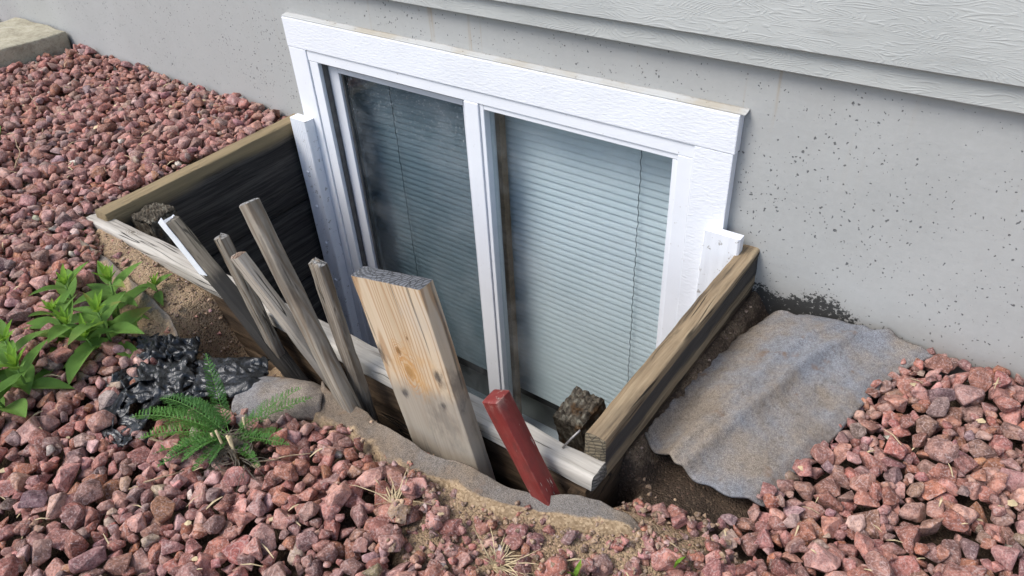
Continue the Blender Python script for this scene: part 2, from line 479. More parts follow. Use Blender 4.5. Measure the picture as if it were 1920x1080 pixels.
def mat_ground():
    t = NT('sandy_soil')
    p = t.world()
    big = t.noise(p, 6, 5, 0.6)
    at = t.n('ShaderNodeAttribute'); at.attribute_name = 'sand'
    sandm = t.sep(at.outputs['Vector'])[0]
    soil = t.ramp(big, [(0.3, (0.05, 0.036, 0.026)), (0.7, (0.12, 0.083, 0.055))])
    sand = t.ramp(big, [(0.3, (0.25, 0.17, 0.10)), (0.7, (0.42, 0.305, 0.19))])
    k = t.ss(t.math('ADD', sandm, t.math('MULTIPLY', t.math('SUBTRACT', t.noise(p, 18, 4), 0.5), 0.7)), 0.3, 0.7)
    c = t.mix(k, soil, sand)
    nd = t.n('ShaderNodeTexVoronoi'); t.l(p, nd.inputs['Vector']); nd.inputs['Scale'].default_value = 330
    rc = t.sep(nd.outputs['Color'])
    c = t.mix(t.math('MULTIPLY', t.ss(rc[0], 0.72, 0.95, 0, 0.75), t.ss(k, 0.0, 1.0, 0.22, 1.0)), c, t.mix(rc[1], (0.55, 0.42, 0.28), (0.42, 0.24, 0.18)))
    c = t.mix(t.ss(rc[2], 0.7, 0.95, 0, 0.7), c, (0.06, 0.04, 0.028))
    hh = t.math('SUBTRACT', t.noise(p, 120, 5, 0.7), t.math('MULTIPLY', nd.outputs['Distance'], 0.6))
    return t.done(c, 0.95, t.bump(hh, 0.005, 0.9), 0.15)

def mat_fabric(name, tint=(0.30, 0.31, 0.33), brown=(0.27, 0.20, 0.14), amt=0.7, sandy=0.0):
    t = NT(name)
    p = t.world()
    big = t.noise(p, 5, 5, 0.62)
    fib = t.noise(p, 800, 3, 0.75)
    fib2 = t.noise(p, 150, 5, 0.7)
    c = t.mix(t.ss(big, 0.38, 0.60, 0, amt), tint, brown)
    c = t.mix(t.ss(fib, 0.38, 0.62), t.mix(1.0, c, (0.55, 0.55, 0.56), 'MULTIPLY'), t.mix(1.0, c, (1.35, 1.35, 1.35), 'MULTIPLY'))
    c = t.mix(t.ss(fib2, 0.46, 0.70, 0, 0.5), c, (0.075, 0.065, 0.055))
    c = t.mix(t.ss(t.noise(p, 22, 4, 0.6), 0.6, 0.72, 0, 0.6), c, (0.20, 0.12, 0.07))
    if sandy:
        at = t.n('ShaderNodeAttribute'); at.attribute_name = 'sand'
        s = t.sep(at.outputs['Vector'])[0]
        nd = t.n('ShaderNodeTexVoronoi'); t.l(p, nd.inputs['Vector']); nd.inputs['Scale'].default_value = 330
        rc = t.sep(nd.outputs['Color'])
        sc = t.mix(rc[0], (0.22, 0.15, 0.085), (0.46, 0.34, 0.21))
        k = t.ss(t.math('ADD', s, t.math('MULTIPLY', t.math('SUBTRACT', t.noise(p, 25, 5, 0.7), 0.5), 1.3)), 0.35, 0.6)
        c = t.mix(t.math('MULTIPLY', k, sandy), c, sc)
    h = t.math('ADD', t.math('ADD', fib, fib2), t.math('MULTIPLY', t.noise(p, 26, 4, 0.6, 0.8), 3.0))
    return t.done(c, 0.98, t.bump(h, 0.0014, 0.7), 0.1)

def mat_leaf(name, c0, c1, vein=(0.2, 0.33, 0.09)):
    t = NT(name)
    oi = t.n('ShaderNodeObjectInfo')
    p = t.coord('Object')
    s = t.sep(p)
    c = t.mix(oi.outputs['Random'], c0, c1)
    c = t.mix(t.ss(t.noise(p, 4, 3), 0.3, 0.7, 0, 0.35), c, tuple(v * 0.55 for v in c0))
    yl = t.math('MULTIPLY', t.ss(oi.outputs['Random'], 0.80, 0.92), t.ss(t.math('ADD', s[0], t.math('MULTIPLY', t.noise(p, 9, 3), 0.5)), 0.75, 1.15))
    c = t.mix(t.math('MULTIPLY', yl, 0.8), c, (0.34, 0.27, 0.08))
    mid = t.ss(t.math('ABSOLUTE', s[1]), 0.0004, 0.0014, 0.8, 0)
    c = t.mix(mid, c, vein)
    sv = t.math('SINE', t.math('MULTIPLY', t.math('SUBTRACT', s[0], t.math('ABSOLUTE', s[1])), 900.0))
    t.done(c, 0.6, t.bump(sv, 0.0008, 0.6), 0.25)
    tl = t.n('ShaderNodeBsdfTranslucent'); t.l(t.mix(0.35, c, (0.35, 0.5, 0.05)), tl.inputs['Color'])
    mx = t.n('ShaderNodeMixShader'); mx.inputs[0].default_value = 0.3
    t.l(t.b.outputs[0], mx.inputs[1]); t.l(tl.outputs[0], mx.inputs[2]); t.l(mx.outputs[0], t.out.inputs['Surface'])
    return t.m

def mat_plastic():
    t = NT('black_plastic_film')
    p = t.world()
    wr = t.math('ABSOLUTE', t.math('SUBTRACT', t.noise(p, 55, 3, 0.6, 1.5), 0.5))
    dst = t.ss(t.noise(p, 45, 5, 0.7), 0.52, 0.75, 0, 0.30)
    c = t.mix(dst, (0.007, 0.008, 0.009), (0.075, 0.075, 0.068))
    return t.done(c, 0.33, t.bump(wr, 0.004, 0.8), 0.6)

MAT = {}
MAT['wall'] = mat_concrete_wall()
MAT['siding'] = mat_siding()
MAT['white'] = mat_white('white_paint_smooth', (30, 30, 30), 0.0006)
MAT['white_rough'] = mat_white('white_paint_stippled', (80, 110, 200), 0.0017)
MAT['white_ribbed'] = mat_white('white_paint_chipped', (40, 40, 12), 0.001, wear=0.75)
MAT['sash'] = mat_white('sash_grey_white', (40, 40, 40), 0.0005, (0.68, 0.69, 0.72))
MAT['track'] = mat_plain('dark_track', (0.10, 0.095, 0.09), 0.5, 0.4, 0.3)
def mat_caulk():
    t = NT('aged_caulk'); p = t.world()
    c = t.mix(t.ss(t.noise(p, 5, 4), 0.45, 0.6), (0.45, 0.45, 0.43), (0.40, 0.365, 0.30))
    c = t.mix(t.ss(t.noise(p, 70, 5, 0.7), 0.6, 0.7, 0, 0.8), c, (0.14, 0.11, 0.08))
    return t.done(c, 0.7, t.bump(t.noise(p, 60, 4), 0.001, 0.8), 0.3)
MAT['caulk'] = mat_caulk()
MAT['brown'] = mat_wood('brown_varnish_wood', (0.36, 0.25, 0.16), (0.28, 0.19, 0.12), (0.15, 0.10, 0.06), 3, 70, 0.3, bump=0.0005)
MAT['glass_clear'] = mat_glass('window_glass', (0.90, 0.93, 0.935))
MAT['glass_dark_tint'] = mat_glass('window_glass_dusty', (0.62, 0.67, 0.69), 0.5)  # whole pane tinted darker than the clear one, plus pale dust specks
MAT['blind'] = mat_plain('blind_slat_paint', (0.70, 0.74, 0.75), 0.45, 0.4, 0.03, 8, 0.0)
MAT['cord'] = mat_plain('blind_cord', (0.13, 0.15, 0.16), 0.8, 0.2, 0.2)
MAT['room'] = mat_plain('room_dark_walls', (0.10, 0.10, 0.10), 0.9, 0.1, 0.1)  # darkness of the unlit room is put into the wall colour
MAT['soil'] = mat_ground()
MAT['stone_mass'] = stone_nodes('gravel_rock_mass', True)
MAT['stone'] = stone_nodes('gravel_rock', False)
MAT['fabric'] = mat_fabric('landscape_felt', (0.245, 0.25, 0.262), (0.275, 0.22, 0.162), 0.85)
MAT['fabric_sandy'] = mat_fabric('landscape_felt_sandy', (0.20, 0.18, 0.158), (0.22, 0.168, 0.118), 0.9, 0.95)
MAT['plastic'] = mat_plastic()
MAT['leaf'] = mat_leaf('weed_leaf', (0.15, 0.30, 0.055), (0.23, 0.42, 0.085))
MAT['leaf_young'] = mat_leaf('weed_young_leaf', (0.24, 0.46, 0.05), (0.30, 0.54, 0.07), (0.38, 0.6, 0.14))
MAT['stem'] = mat_plain('weed_stem', (0.12, 0.22, 0.05), 0.6, 0.3, 0.2)
MAT['frond'] = mat_leaf('yarrow_leaf', (0.045, 0.14, 0.035), (0.12, 0.28, 0.05), (0.12, 0.25, 0.06))
MAT['dry'] = mat_plain('dry_grass', (0.50, 0.40, 0.24), 0.8, 0.2, 0.3, 50)
MAT['deadroot'] = mat_plain('dead_stalk', (0.10, 0.085, 0.065), 0.9, 0.1, 0.4, 50)
MAT['twig'] = mat_plain('twig_bark', (0.30, 0.22, 0.14), 0.85, 0.2, 0.35, 60)
MAT['paver'] = None
MAT['metal'] = mat_plain('rusty_nail', (0.28, 0.26, 0.24), 0.45, 0.5, 0.3, 80)
MAT['metal'].node_tree.nodes['Principled BSDF'].inputs['Metallic'].default_value = 0.7 if 'Principled BSDF' in MAT['metal'].node_tree.nodes else 0
MAT['wrap'] = mat_plain('white_plastic_label', (0.80, 0.81, 0.82), 0.4, 0.4, 0.04, 40, 0.0003)

def mat_paver():
    t = NT('weathered_paver')
    p = t.world()
    n1 = t.noise(p, 14, 6, 0.7); n2 = t.noise(p, 110, 5, 0.75)
    c = t.ramp(n1, [(0.3, (0.28, 0.25, 0.18)), (0.55, (0.47, 0.43, 0.32)), (0.75, (0.56, 0.53, 0.42))])
    c = t.mix(t.ss(n2, 0.3, 0.5, 0.55, 0), c, (0.12, 0.10, 0.07))
    return t.done(c, 0.95, t.bump(t.math('ADD', n2, t.math('MULTIPLY', n1, 0.6)), 0.006, 0.9), 0.15)
MAT['paver'] = mat_paver()

MAT['w_grey'] = mat_wood('weathered_grey_wood', (0.58, 0.54, 0.47), (0.42, 0.385, 0.33), (0.15, 0.13, 0.11), 2.5, 60, 0.95, knots=((0.16, 0.006, 0.010, (0.16, 0.12, 0.08)), (0.42, 0.004, 0.008, (0.14, 0.10, 0.07))), bump=0.0024, endc=(0.22, 0.20, 0.17))
MAT['w_rail'] = mat_wood('brown_weathered_wood', (0.42, 0.33, 0.21), (0.26, 0.19, 0.115), (0.07, 0.052, 0.036), 2.2, 52, 0.85, patch=0.35, patchc=(0.06, 0.05, 0.04), bump=0.003, endc=(0.20, 0.165, 0.11), band=(-0.010, 0.026, (0.045, 0.043, 0.043), 0.92))
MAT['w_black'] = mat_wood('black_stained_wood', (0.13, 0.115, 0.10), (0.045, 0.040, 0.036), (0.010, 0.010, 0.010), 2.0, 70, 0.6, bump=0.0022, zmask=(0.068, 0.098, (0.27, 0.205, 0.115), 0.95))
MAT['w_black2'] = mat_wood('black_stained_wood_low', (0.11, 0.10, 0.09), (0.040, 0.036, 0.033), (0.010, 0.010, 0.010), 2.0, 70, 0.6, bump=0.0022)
MAT['w_rot'] = mat_wood('rotten_dark_wood', (0.15, 0.10, 0.06), (0.055, 0.037, 0.023), (0.014, 0.011, 0.009), 6.0, 40, 0.9, bump=0.006)
MAT['w_stake'] = mat_wood('grey_stake_wood', (0.36, 0.315, 0.255), (0.215, 0.185, 0.145), (0.07, 0.058, 0.045), 3, 75, 0.85, bump=0.003, endc=(0.34, 0.33, 0.31), rings=0.45, ringc=(0.15, 0.095, 0.05), patch=0.55, patchc=(0.07, 0.055, 0.042))
MAT['w_stake_dark'] = mat_wood('blackened_stake_wood', (0.30, 0.26, 0.20), (0.17, 0.145, 0.11), (0.05, 0.042, 0.034), 3, 75, 0.8, patch=0.6, patchc=(0.03, 0.028, 0.026), bump=0.003, endc=(0.2, 0.18, 0.15), xmask=(0.11, 0.15, (0.035, 0.033, 0.031), 0.92))
MAT['w_stake_pale'] = mat_wood('bleached_stake_wood', (0.56, 0.50, 0.42), (0.42, 0.36, 0.29), (0.16, 0.12, 0.09), 3, 60, 0.95, bump=0.003, endc=(0.26, 0.18, 0.13), xmask=(0.10, 0.20, (0.20, 0.18, 0.155), 0.85))
MAT['w_plank'] = mat_wood('pale_pine_plank', (0.62, 0.50, 0.36), (0.53, 0.41, 0.275), (0.39, 0.27, 0.155), 1.2, 40, 0.6, rings=0.6, ringc=(0.34, 0.18, 0.075), bump=0.001, wobble=0.012,
                          xmask=(0.165, 0.200, (0.30, 0.265, 0.215), 0.85), endc=(0.15, 0.155, 0.165),
                          knots=((0.156, -0.011, 0.017, (0.42, 0.19, 0.05)), (0.120, -0.020, 0.009, (0.40, 0.19, 0.06)), (0.092, 0.010, 0.005, (0.40, 0.22, 0.09))),
                          smudges=((0.150, 0.0, 0.055, 0.55, (0.52, 0.29, 0.10)), (0.06, 0.05, 0.05, 0.3, (0.40, 0.37, 0.33)), (0.135, -0.066, 0.020, 0.85), (0.205, -0.040, 0.013, 0.8), (0.150, 0.048, 0.011, 0.8), (0.204, 0.038, 0.010, 0.75), (0.24, 0.03, 0.05, 0.35), (0.17, 0.07, 0.03, 0.5)))
MAT['red'] = None

def mat_red():
    t = NT('red_painted_wood')
    p = t.coord('Object')
    def vec(sx, s):
        mp = t.n('ShaderNodeMapping'); t.l(p, mp.inputs['Vector']); mp.inputs['Scale'].default_value = (sx, s, s); return mp.outputs[0]
    g = t.noise(vec(5, 70), 1.0, 4, 0.65)
    c = t.mix(t.ss(g, 0.3, 0.7), (0.150, 0.020, 0.017), (0.225, 0.034, 0.028))
    chip = t.noise(vec(22, 130), 1.0, 4, 0.6)
    c = t.mix(t.ss(chip, 0.635, 0.655, 0, 0.9), c, (0.50, 0.40, 0.33))
    pt = t.n('ShaderNodeNewGeometry').outputs['Pointiness']
    wear = t.math('MULTIPLY', t.ss(pt, 0.53, 0.60), t.ss(t.noise(vec(40, 80), 1.0, 4, 0.7), 0.45, 0.58))
    c = t.mix(t.math('MULTIPLY', wear, 0.8), c, (0.42, 0.27, 0.22))
    c = t.mix(t.ss(t.noise(vec(30, 60), 1.0, 5, 0.75), 0.48, 0.70, 0, 0.55), c, (0.085, 0.03, 0.027))
    return t.done(c, 0.5, t.bump(t.math('SUBTRACT', g, t.ss(chip, 0.635, 0.655)), 0.0014, 0.9), 0.35)
MAT['red'] = mat_red()

def mat_cracked():
    t = NT('checked_end_grain')
    p = t.coord('Object', rnd=True)
    n1 = t.noise(p, 60, 5, 0.7)
    c = t.ramp(n1, [(0.32, (0.03, 0.025, 0.02)), (0.52, (0.12, 0.10, 0.075)), (0.74, (0.38, 0.36, 0.28))])
    c = t.mix(t.ss(t.noise(p, 34, 4), 0.55, 0.7, 0, 0.6), c, (0.16, 0.085, 0.035))
    return t.done(c, 0.95, t.bump(t.noise(p, 300, 4, 0.7), 0.003, 0.9), 0.1)
MAT['cracked'] = mat_cracked()

# ------------------------------------------------------------------ terrain function
def sstep(a, b, x):
    t = np.clip((x - a) / (b - a), 0, 1); return t * t * (3 - 2 * t)
def gauss(x, y, cx, cy, sx, sy): return np.exp(-((x - cx) / sx) ** 2 - ((y - cy) / sy) ** 2)

LIPX = [0.10, 0.30, 0.45, 0.56, 0.68, 0.79, 0.88, 0.97, 1.10, 1.17, 1.23, 1.29, 1.34, 1.42]
LIPY = [-0.645, -0.66, -0.69, -0.70, -0.685, -0.648, -0.640, -0.650, -0.645, -0.632, -0.612, -0.592, -0.583, -0.56]
def lip(x): return np.interp(x, LIPX, LIPY)

_rng = np.random.default_rng(11)
_ph = _rng.uniform(0, 6.28, (8, 2)); _fr = _rng.uniform(3, 17, (8, 2)) * np.where(_rng.random((8, 2)) < 0.5, 1, -1)
def undul(x, y):
    s = 0
    for (a, b), (p, q) in zip(_fr, _ph): s = s + np.sin(a * x + p) * np.cos(b * y + q)
    return s / 8

def surface(x, y):
    """visible ground level (top of gravel or bare sand)"""
    x = np.asarray(x, float); y = np.asarray(y, float)
    z = -0.350 + 0.045 * (1 - sstep(-0.05, 0.45, x))
    right = sstep(1.27, 1.32, x)
    z = z - 0.03 * right * sstep(-0.60, -0.48, y) + 0.022 * right * sstep(1.48, 1.75, x) * sstep(-0.5, 0.0, y)
    z = z - 0.02 * right * (1 - sstep(1.27, 1.36, x)) * sstep(-0.55, -0.45, y)
    z = z + 0.010 * undul(x * 0.7, y * 0.7)
    # dug trench in front of the front rail
    ly = lip(x)
    inn = sstep(ly - 0.012, ly + 0.022, y) * (1 - sstep(-0.50, -0.48, y))
    rng = sstep(0.36, 0.44, x) * (1 - sstep(1.27, 1.31, x))
    depth = 0.105 + 0.040 * sstep(0.78, 0.84, x) - 0.050 * gauss(x, y, 0.68, -0.655, 0.10, 0.05)
    z = z - inn * rng * depth
    z = z - 0.10 * gauss(x, y, 0.470, -0.630, 0.06, 0.05)
    z = z + 0.012 * gauss(x, y, 0.25, -0.625, 0.16, 0.03)
    return z

def inpoly(x, y, poly):
    x = np.asarray(x, float); y = np.asarray(y, float)
    c = np.zeros(x.shape, bool); n = len(poly); j = n - 1
    for i in range(n):
        xi, yi = poly[i]; xj, yj = poly[j]
        cond = ((yi > y) != (yj > y)) & (x < (xj - xi) * (y - yi) / ((yj - yi) + 1e-12) + xi)
        c ^= cond; j = i
    return c

WELL = (-0.055, 1.25, -0.575, 0.10)
BARE_L = [(-0.05, -0.60), (0.04, -0.635), (0.12, -0.675), (0.22, -0.73), (0.36, -0.76), (0.42, -0.75), (0.47, -0.72), (0.56, -0.73), (0.67, -0.735), (0.78, -0.72), (0.84, -0.70), (0.90, -0.655), (0.90, -0.54), (-0.05, -0.54)]
BARE_F = [(0.86, -0.64), (0.885, -0.69), (0.93, -0.700), (0.99, -0.705), (1.05, -0.70), (1.10, -0.715), (1.17, -0.70), (1.24, -0.675), (1.31, -0.645), (1.38, -0.60), (1.42, -0.565), (1.36, -0.53), (0.86, -0.53)]
BARE_R = [(1.255, 0.05), (1.255, -0.56), (1.33, -0.555), (1.40, -0.515), (1.455, -0.455), (1.455, -0.40), (1.462, -0.36), (1.478, -0.31), (1.497, -0.20), (1.522, -0.10), (1.570, 0.045), (1.55, 0.06)]
SPARSE_F = [(0.98, -0.70), (1.05, -0.77), (1.10, -0.82), (1.20, -0.80), (1.30, -0.72), (1.42, -0.63), (1.50, -0.54), (1.43, -0.50), (1.20, -0.64)]

def maxgrid(n): return n

# ------------------------------------------------------------------ ground sheet
GX0, GX1, GY0, GY1, GS = -2.75, 2.35, -1.56, 0.05, 0.010
gx = np.arange(GX0, GX1 + 1e-6, GS); gy = np.arange(GY0, GY1 + 1e-6, GS)
GXX, GYY = np.meshgrid(gx, gy)
surf = surface(GXX, GYY)
bare = (inpoly(GXX, GYY, BARE_L) | inpoly(GXX, GYY, BARE_F) | inpoly(GXX, GYY, BARE_R)).astype(float)
sparse = inpoly(GXX, GYY, SPARSE_F).astype(float)
def blur(a, n):
    for _ in range(n):
        b = np.pad(a, 1, mode='edge')
        a = (b[:-2, 1:-1] + b[2:, 1:-1] + b[1:-1, :-2] + b[1:-1, 2:] + 2 * b[1:-1, 1:-1]) / 6
    return a
bsoft = blur(np.maximum(bare, sparse), 5)
soil_z = surf - 0.032 * (1 - bsoft)
for j in range(soil_z.shape[0]):
    for i in range(soil_z.shape[1]):
        if bsoft[j, i] > 0.02:
            v = Vector((GXX[j, i] * 28, GYY[j, i] * 28, 0.3))
            soil_z[j, i] += 0.006 * mn.noise(v) + 0.003 * mn.noise(v * 3.1)
soil_z -= 0.014 * blur((inpoly(GXX, GYY, BARE_R) & (GXX > 1.285)).astype(float), 3)
sand_amt = blur(np.maximum.reduce([inpoly(GXX, GYY, BARE_L) * 1.2, inpoly(GXX, GYY, BARE_F) * 1.1, inpoly(GXX, GYY, SPARSE_F) * 0.75, inpoly(GXX, GYY, BARE_R) * 0.42]), 4)
trench = (soil_z - (-0.39)) < 0
sand_amt = sand_amt * np.where(trench & (GXX > 0.80), 0.15, 1.0)
ny, nx = soil_z.shape
idx = np.arange(nx * ny).reshape(ny, nx)
quads = np.stack([idx[:-1, :-1], idx[:-1, 1:], idx[1:, 1:], idx[1:, :-1]], -1).reshape(-1, 4)
cxm = (GXX[:-1, :-1] + GS / 2).ravel(); cym = (GYY[:-1, :-1] + GS / 2).ravel()
keep = ~((cxm > WELL[0]) & (cxm < WELL[1]) & (cym > WELL[2]))
quads = quads[keep]
V = np.stack([GXX.ravel(), GYY.ravel(), soil_z.ravel()], -1)
nv = len(V)
ring = [(-40, -40, -0.45), (40, -40, -0.45), (40, 0.05, -0.40), (-40, 0.05, -0.35)]
c00, c10, c11, c01 = idx[0, 0], idx[0, -1], idx[-1, -1], idx[-1, 0]
V = np.vstack([V, ring])
F = [tuple(q) for q in quads]
F += [(nv, nv + 1, c10, c00), (nv + 1, nv + 2, c11, c10), (nv + 3, nv, c00, c01)]
ground = mesh_obj('ground', V, F, MAT['soil'], smooth=True)
at = ground.data.attributes.new('sand', 'FLOAT_VECTOR', 'POINT')
sv = np.zeros((len(V), 3)); sv[:nv, 0] = sand_amt.ravel(); at.data.foreach_set('vector', sv.ravel())
tag(ground, kind='structure')
# bottom of the window well
wf = mesh_obj('well_floor', [(-0.2, -0.7, -1.24), (1.4, -0.7, -1.24), (1.4, 0.06, -1.24), (-0.2, 0.06, -1.24)], [(0, 1, 2, 3)], MAT['soil'])
tag(wf, kind='structure')

# ------------------------------------------------------------------ foundation wall
YW = 0.024
def wall_with_hole():
    xs = [-9, 0.045, 1.15, 9]; zs = [-1.4, -1.21, -0.068, 0.30]
    V = []; F = []
    def vid(x, y, z): V.append((x, y, z)); return len(V) - 1
    for i in range(3):
        for k in range(3):
            if i == 1 and k == 1: continue
            F.append((vid(xs[i], YW, zs[k]), vid(xs[i + 1], YW, zs[k]), vid(xs[i + 1], YW, zs[k + 1]), vid(xs[i], YW, zs[k + 1])))
    yb = YW + 0.20
    a, b, c, d = xs[1], xs[2], zs[1], zs[2]
    F.append((vid(a, YW, c), vid(a, YW, d), vid(a, yb, d), vid(a, yb, c)))
    F.append((vid(b, YW, d), vid(b, YW, c), vid(b, yb, c), vid(b, yb, d)))
    F.append((vid(a, YW, d), vid(b, YW, d), vid(b, yb, d), vid(a, yb, d)))
    F.append((vid(b, YW, c), vid(a, YW, c), vid(a, yb, c), vid(b, yb, c)))
    F.append((vid(xs[0], YW, zs[3]), vid(xs[3], YW, zs[3]), vid(xs[3], yb, zs[3]), vid(xs[0], yb, zs[3])))
    F.append((vid(xs[0], YW, zs[0]), vid(xs[0], YW, zs[3]), vid(xs[0], yb, zs[3]), vid(xs[0], yb, zs[0])))
    F.append((vid(xs[3], YW, zs[3]), vid(xs[3], YW, zs[0]), vid(xs[3], yb, zs[0]), vid(xs[3], yb, zs[3])))
    return V, F
wv_, wf_ = wall_with_hole()
fw = mesh_obj('foundation_wall', wv_, wf_, MAT['wall'])
fw['kind'] = 'thing'
tag(fw, 'grey painted concrete foundation wall pitted with air holes around the window', 'wall')
rm = bm_obj('room_interior', box_bm(-0.6, 1.8, YW + 0.201, 2.2, -1.5, 0.6), MAT['room'])
bm = bmesh.new(); bm.from_mesh(rm.data)
bmesh.ops.delete(bm, geom=[f for f in bm.faces if f.normal.y < -0.9], context='FACES')
bmesh.ops.reverse_faces(bm, faces=list(bm.faces)); bm.to_mesh(rm.data); bm.free()
tag(rm, kind='structure')

# ------------------------------------------------------------------ siding
sid = empty('house_siding', (0.6, 0.0, 0.085))
tag(sid, 'pale grey lap siding with embossed wood grain above the concrete wall', 'siding')
def siding_board(z0, z1, yb, yt, th):
    """a lap board, bottom edge at y=yb, leaning back to yt at its top"""
    prof = [(yb + th, z0), (yb + 0.002, z0), (yb, z0 + 0.002), (yt, z1), (yt + th, z1)]
    xs = [-9, 9]
    V = [(x, p[0], p[1]) for x in xs for p in prof]; n = len(prof)
    F = [(i, (i + 1) % n, n + (i + 1) % n, n + i) for i in range(n)]
    F.append(tuple(range(n))[::-1]); F.append(tuple(range(n, 2 * n)))
    F = [tuple(reversed(f)) for f in F]
    zc = (z0 + z1) / 2
    V = [(x, y, z - zc) for x, y, z in V]
    o = mesh_obj('siding_board', V, F, MAT['siding'], sid)
    bm = bmesh.new(); bm.from_mesh(o.data); bmesh.ops.recalc_face_normals(bm, faces=list(bm.faces)); bm.to_mesh(o.data); bm.free()
    place_world(o, Matrix.Translation((0, 0, zc)))
    return o
siding_board(0.086, 0.150, 0.004, 0.007, 0.012)
z = 0.1255
for k in range(13):
    siding_board(z, z + 0.205, -0.007, 0.0055, 0.010)
    z += 0.19

# ------------------------------------------------------------------ window
win = empty('basement_window', (0.6, 0.0, -1.0))
win['kind'] = 'thing'
tag(win, 'white framed sliding basement window with two panes below ground level', 'window')
W_ = MAT['white']; WR = MAT['white_rough']
hb = bm_obj('header_board', box_bm(0.0, 1.2, 0.0, 0.0236, -0.0735, 0.0, 0.002), WR, win); hb.location = -win.location
tag(hb, 'rough white painted header board across the top')
box('casing_board', 0.001, 0.066, 0.001, 0.0238, -1.22, -0.0738, W_, win)
box('casing_board', 1.124, 1.1975, 0.001, 0.0238, -1.22, -0.0738, WR, win)
# window frame proper, set into the casing
box('frame_head', 0.066, 1.124, 0.004, 0.13, -0.1015, -0.0738, W_, win)
box('frame_jamb', 0.0665, 0.0995, 0.005, 0.13, -1.21, -0.1016, W_, win)
box('frame_jamb', 1.0915, 1.1235, 0.004, 0.13, -1.21, -0.1016, W_, win)
box('frame_sill', 0.0996, 1.0914, 0.0045, 0.13, -1.21, -1.182, W_, win)
box('mullion', 0.5785, 0.6185, 0.003, 0.06, -1.1818, -0.1017, W_, win, 0.002)
box('mullion_bead', 0.6186, 0.6305, 0.0075, 0.04, -1.1818, -0.1017, W_, win, 0.002)
box('glazing_bead', 0.6306, 1.0913, 0.0075, 0.03, -0.1140, -0.1018, W_, win)
box('glazing_bead', 1.0800, 1.0913, 0.0085, 0.03, -1.1818, -0.1142, W_, win)
box('inner_stile', 0.594, 0.6295, 0.0605, 0.083, -1.1818, -0.1018, MAT['brown'], win)
p_ = box('pane', 0.6307, 1.0798, 0.026, 0.029, -1.1818, -0.1142, MAT['glass_clear'], win, 0)
# sliding sash on the other half, one track further in
box('track', 0.0996, 0.1035, 0.016, 0.0305, -1.1818, -0.1018, MAT['track'], win, 0.0006)
box('track', 0.1037, 0.5783, 0.012, 0.0305, -0.1065, -0.1018, MAT['track'], win, 0.0006)
sash = empty('sash', (0, 0, 0)); sash.parent = win; sash.location = -win.location
def sbox(name, *a, mat=MAT['sash'], bevel=0.0015):
    return bm_obj(name, box_bm(*a, bevel), mat, sash)
sbox('stile', 0.1040, 0.1400, 0.0310, 0.058, -1.18, -0.1087)
sbox('stile', 0.5500, 0.5780, 0.0310, 0.058, -1.18, -0.1087)
sbox('rail', 0.1402, 0.5498, 0.0310, 0.058, -0.1300, -0.1070)
sbox('rail', 0.1402, 0.5498, 0.0310, 0.058, -1.18, -1.142)
sbox('bead', 0.1401, 0.1465, 0.0385, 0.054, -1.1418, -0.1302, mat=MAT['track'])
sbox('pane', 0.1466, 0.5497, 0.044, 0.047, -1.1418, -0.1303, mat=MAT['glass_dark_tint'], bevel=0)
# caulk bead above the header
V = []; F = []
n = 90
for i in range(n + 1):
    x = -0.006 + 1.213 * i / n
    w = 0.010 + 0.0025 * mn.noise(Vector((x * 14, 0, 0))); h = 0.0075 + 0.003 * mn.noise(Vector((x * 9, 5, 0)))
    for (yy, zz) in ((0.0245, h * 0.7), (0.020, h * 0.45), (0.012, h * 0.2), (0.003, 0.0004), (0.0245, 0.0003)):
        V.append((x, yy, zz + 0.0004))
for i in range(n):
    for k in range(5):
        F.append((i * 5 + k, i * 5 + (k + 1) % 5, (i + 1) * 5 + (k + 1) % 5, (i + 1) * 5 + k))
cb = mesh_obj('caulk_bead', V, F, MAT['caulk'], win, True); cb.location = -win.location
# white painted battens where the well boards meet the casing
def batten(x0, x1, y0, y1, z0, z1, ribs, name, label):
    xs = [x0 + 0.002]
    prof = [(x1, y1), (x1, y0 + 0.003), (x1 - 0.003, y0)]
    m = ribs * 4
    for i in range(m + 1):
        u = x1 - 0.005 - (x1 - x0 - 0.010) * i / m
        prof.append((u, y0 + ((0.0012 if ribs > 4 else 0.0003) if (i % 4) in (1, 2) else 0)))
    prof += [(x0 + 0.003, y0), (x0, y0 + 0.003), (x0, y1)]
    V = []; F = []; npf = len(prof); ns = 24
    for k in range(ns + 1):
        zz = z0 + (z1 - z0) * k / ns
        for (x, y) in prof:
            V.append((x + 0.0012 * mn.noise(Vector((zz * 7, x * 30, 0))), y + 0.0012 * mn.noise(Vector((zz * 11, x * 40, 3))), zz))
    for k in range(ns):
        for i in range(npf - 1):
            F.append((k * npf + i, k * npf + i + 1, (k + 1) * npf + i + 1, (k + 1) * npf + i))
    F.append(tuple(range(ns * npf, (ns + 1) * npf)))
    bm = bmesh.new(); vs = [bm.verts.new(v) for v in V]
    for f in F: bm.faces.new([vs[i] for i in f])
    bmesh.ops.recalc_face_normals(bm, faces=list(bm.faces))
    o = bm_obj(name, bm, MAT['white_ribbed'], win); o.location = -win.location
    tag(o, label)
    return o
bl = batten(-0.024, 0.040, -0.030, 0.0005, -1.22, -0.262, 7, 'side_batten', 'ribbed white painted batten with screw heads in the corner')
br = batten(1.168, 1.240, -0.020, 0.0005, -1.22, -0.226, 3, 'side_batten', 'white painted batten with a knot and chipped top')
for zz in (-0.42, -0.53, -0.655, -0.79):
    bm = bmesh.new(); bmesh.ops.create_uvsphere(bm, u_segments=10, v_segments=6, radius=0.0055)
    s = bm_obj('screw_head', bm, W_, bl, True); s.scale = (1, 0.5, 1); s.location = (0.004 + (-0.42 - zz) * 0.03, -0.031, zz)

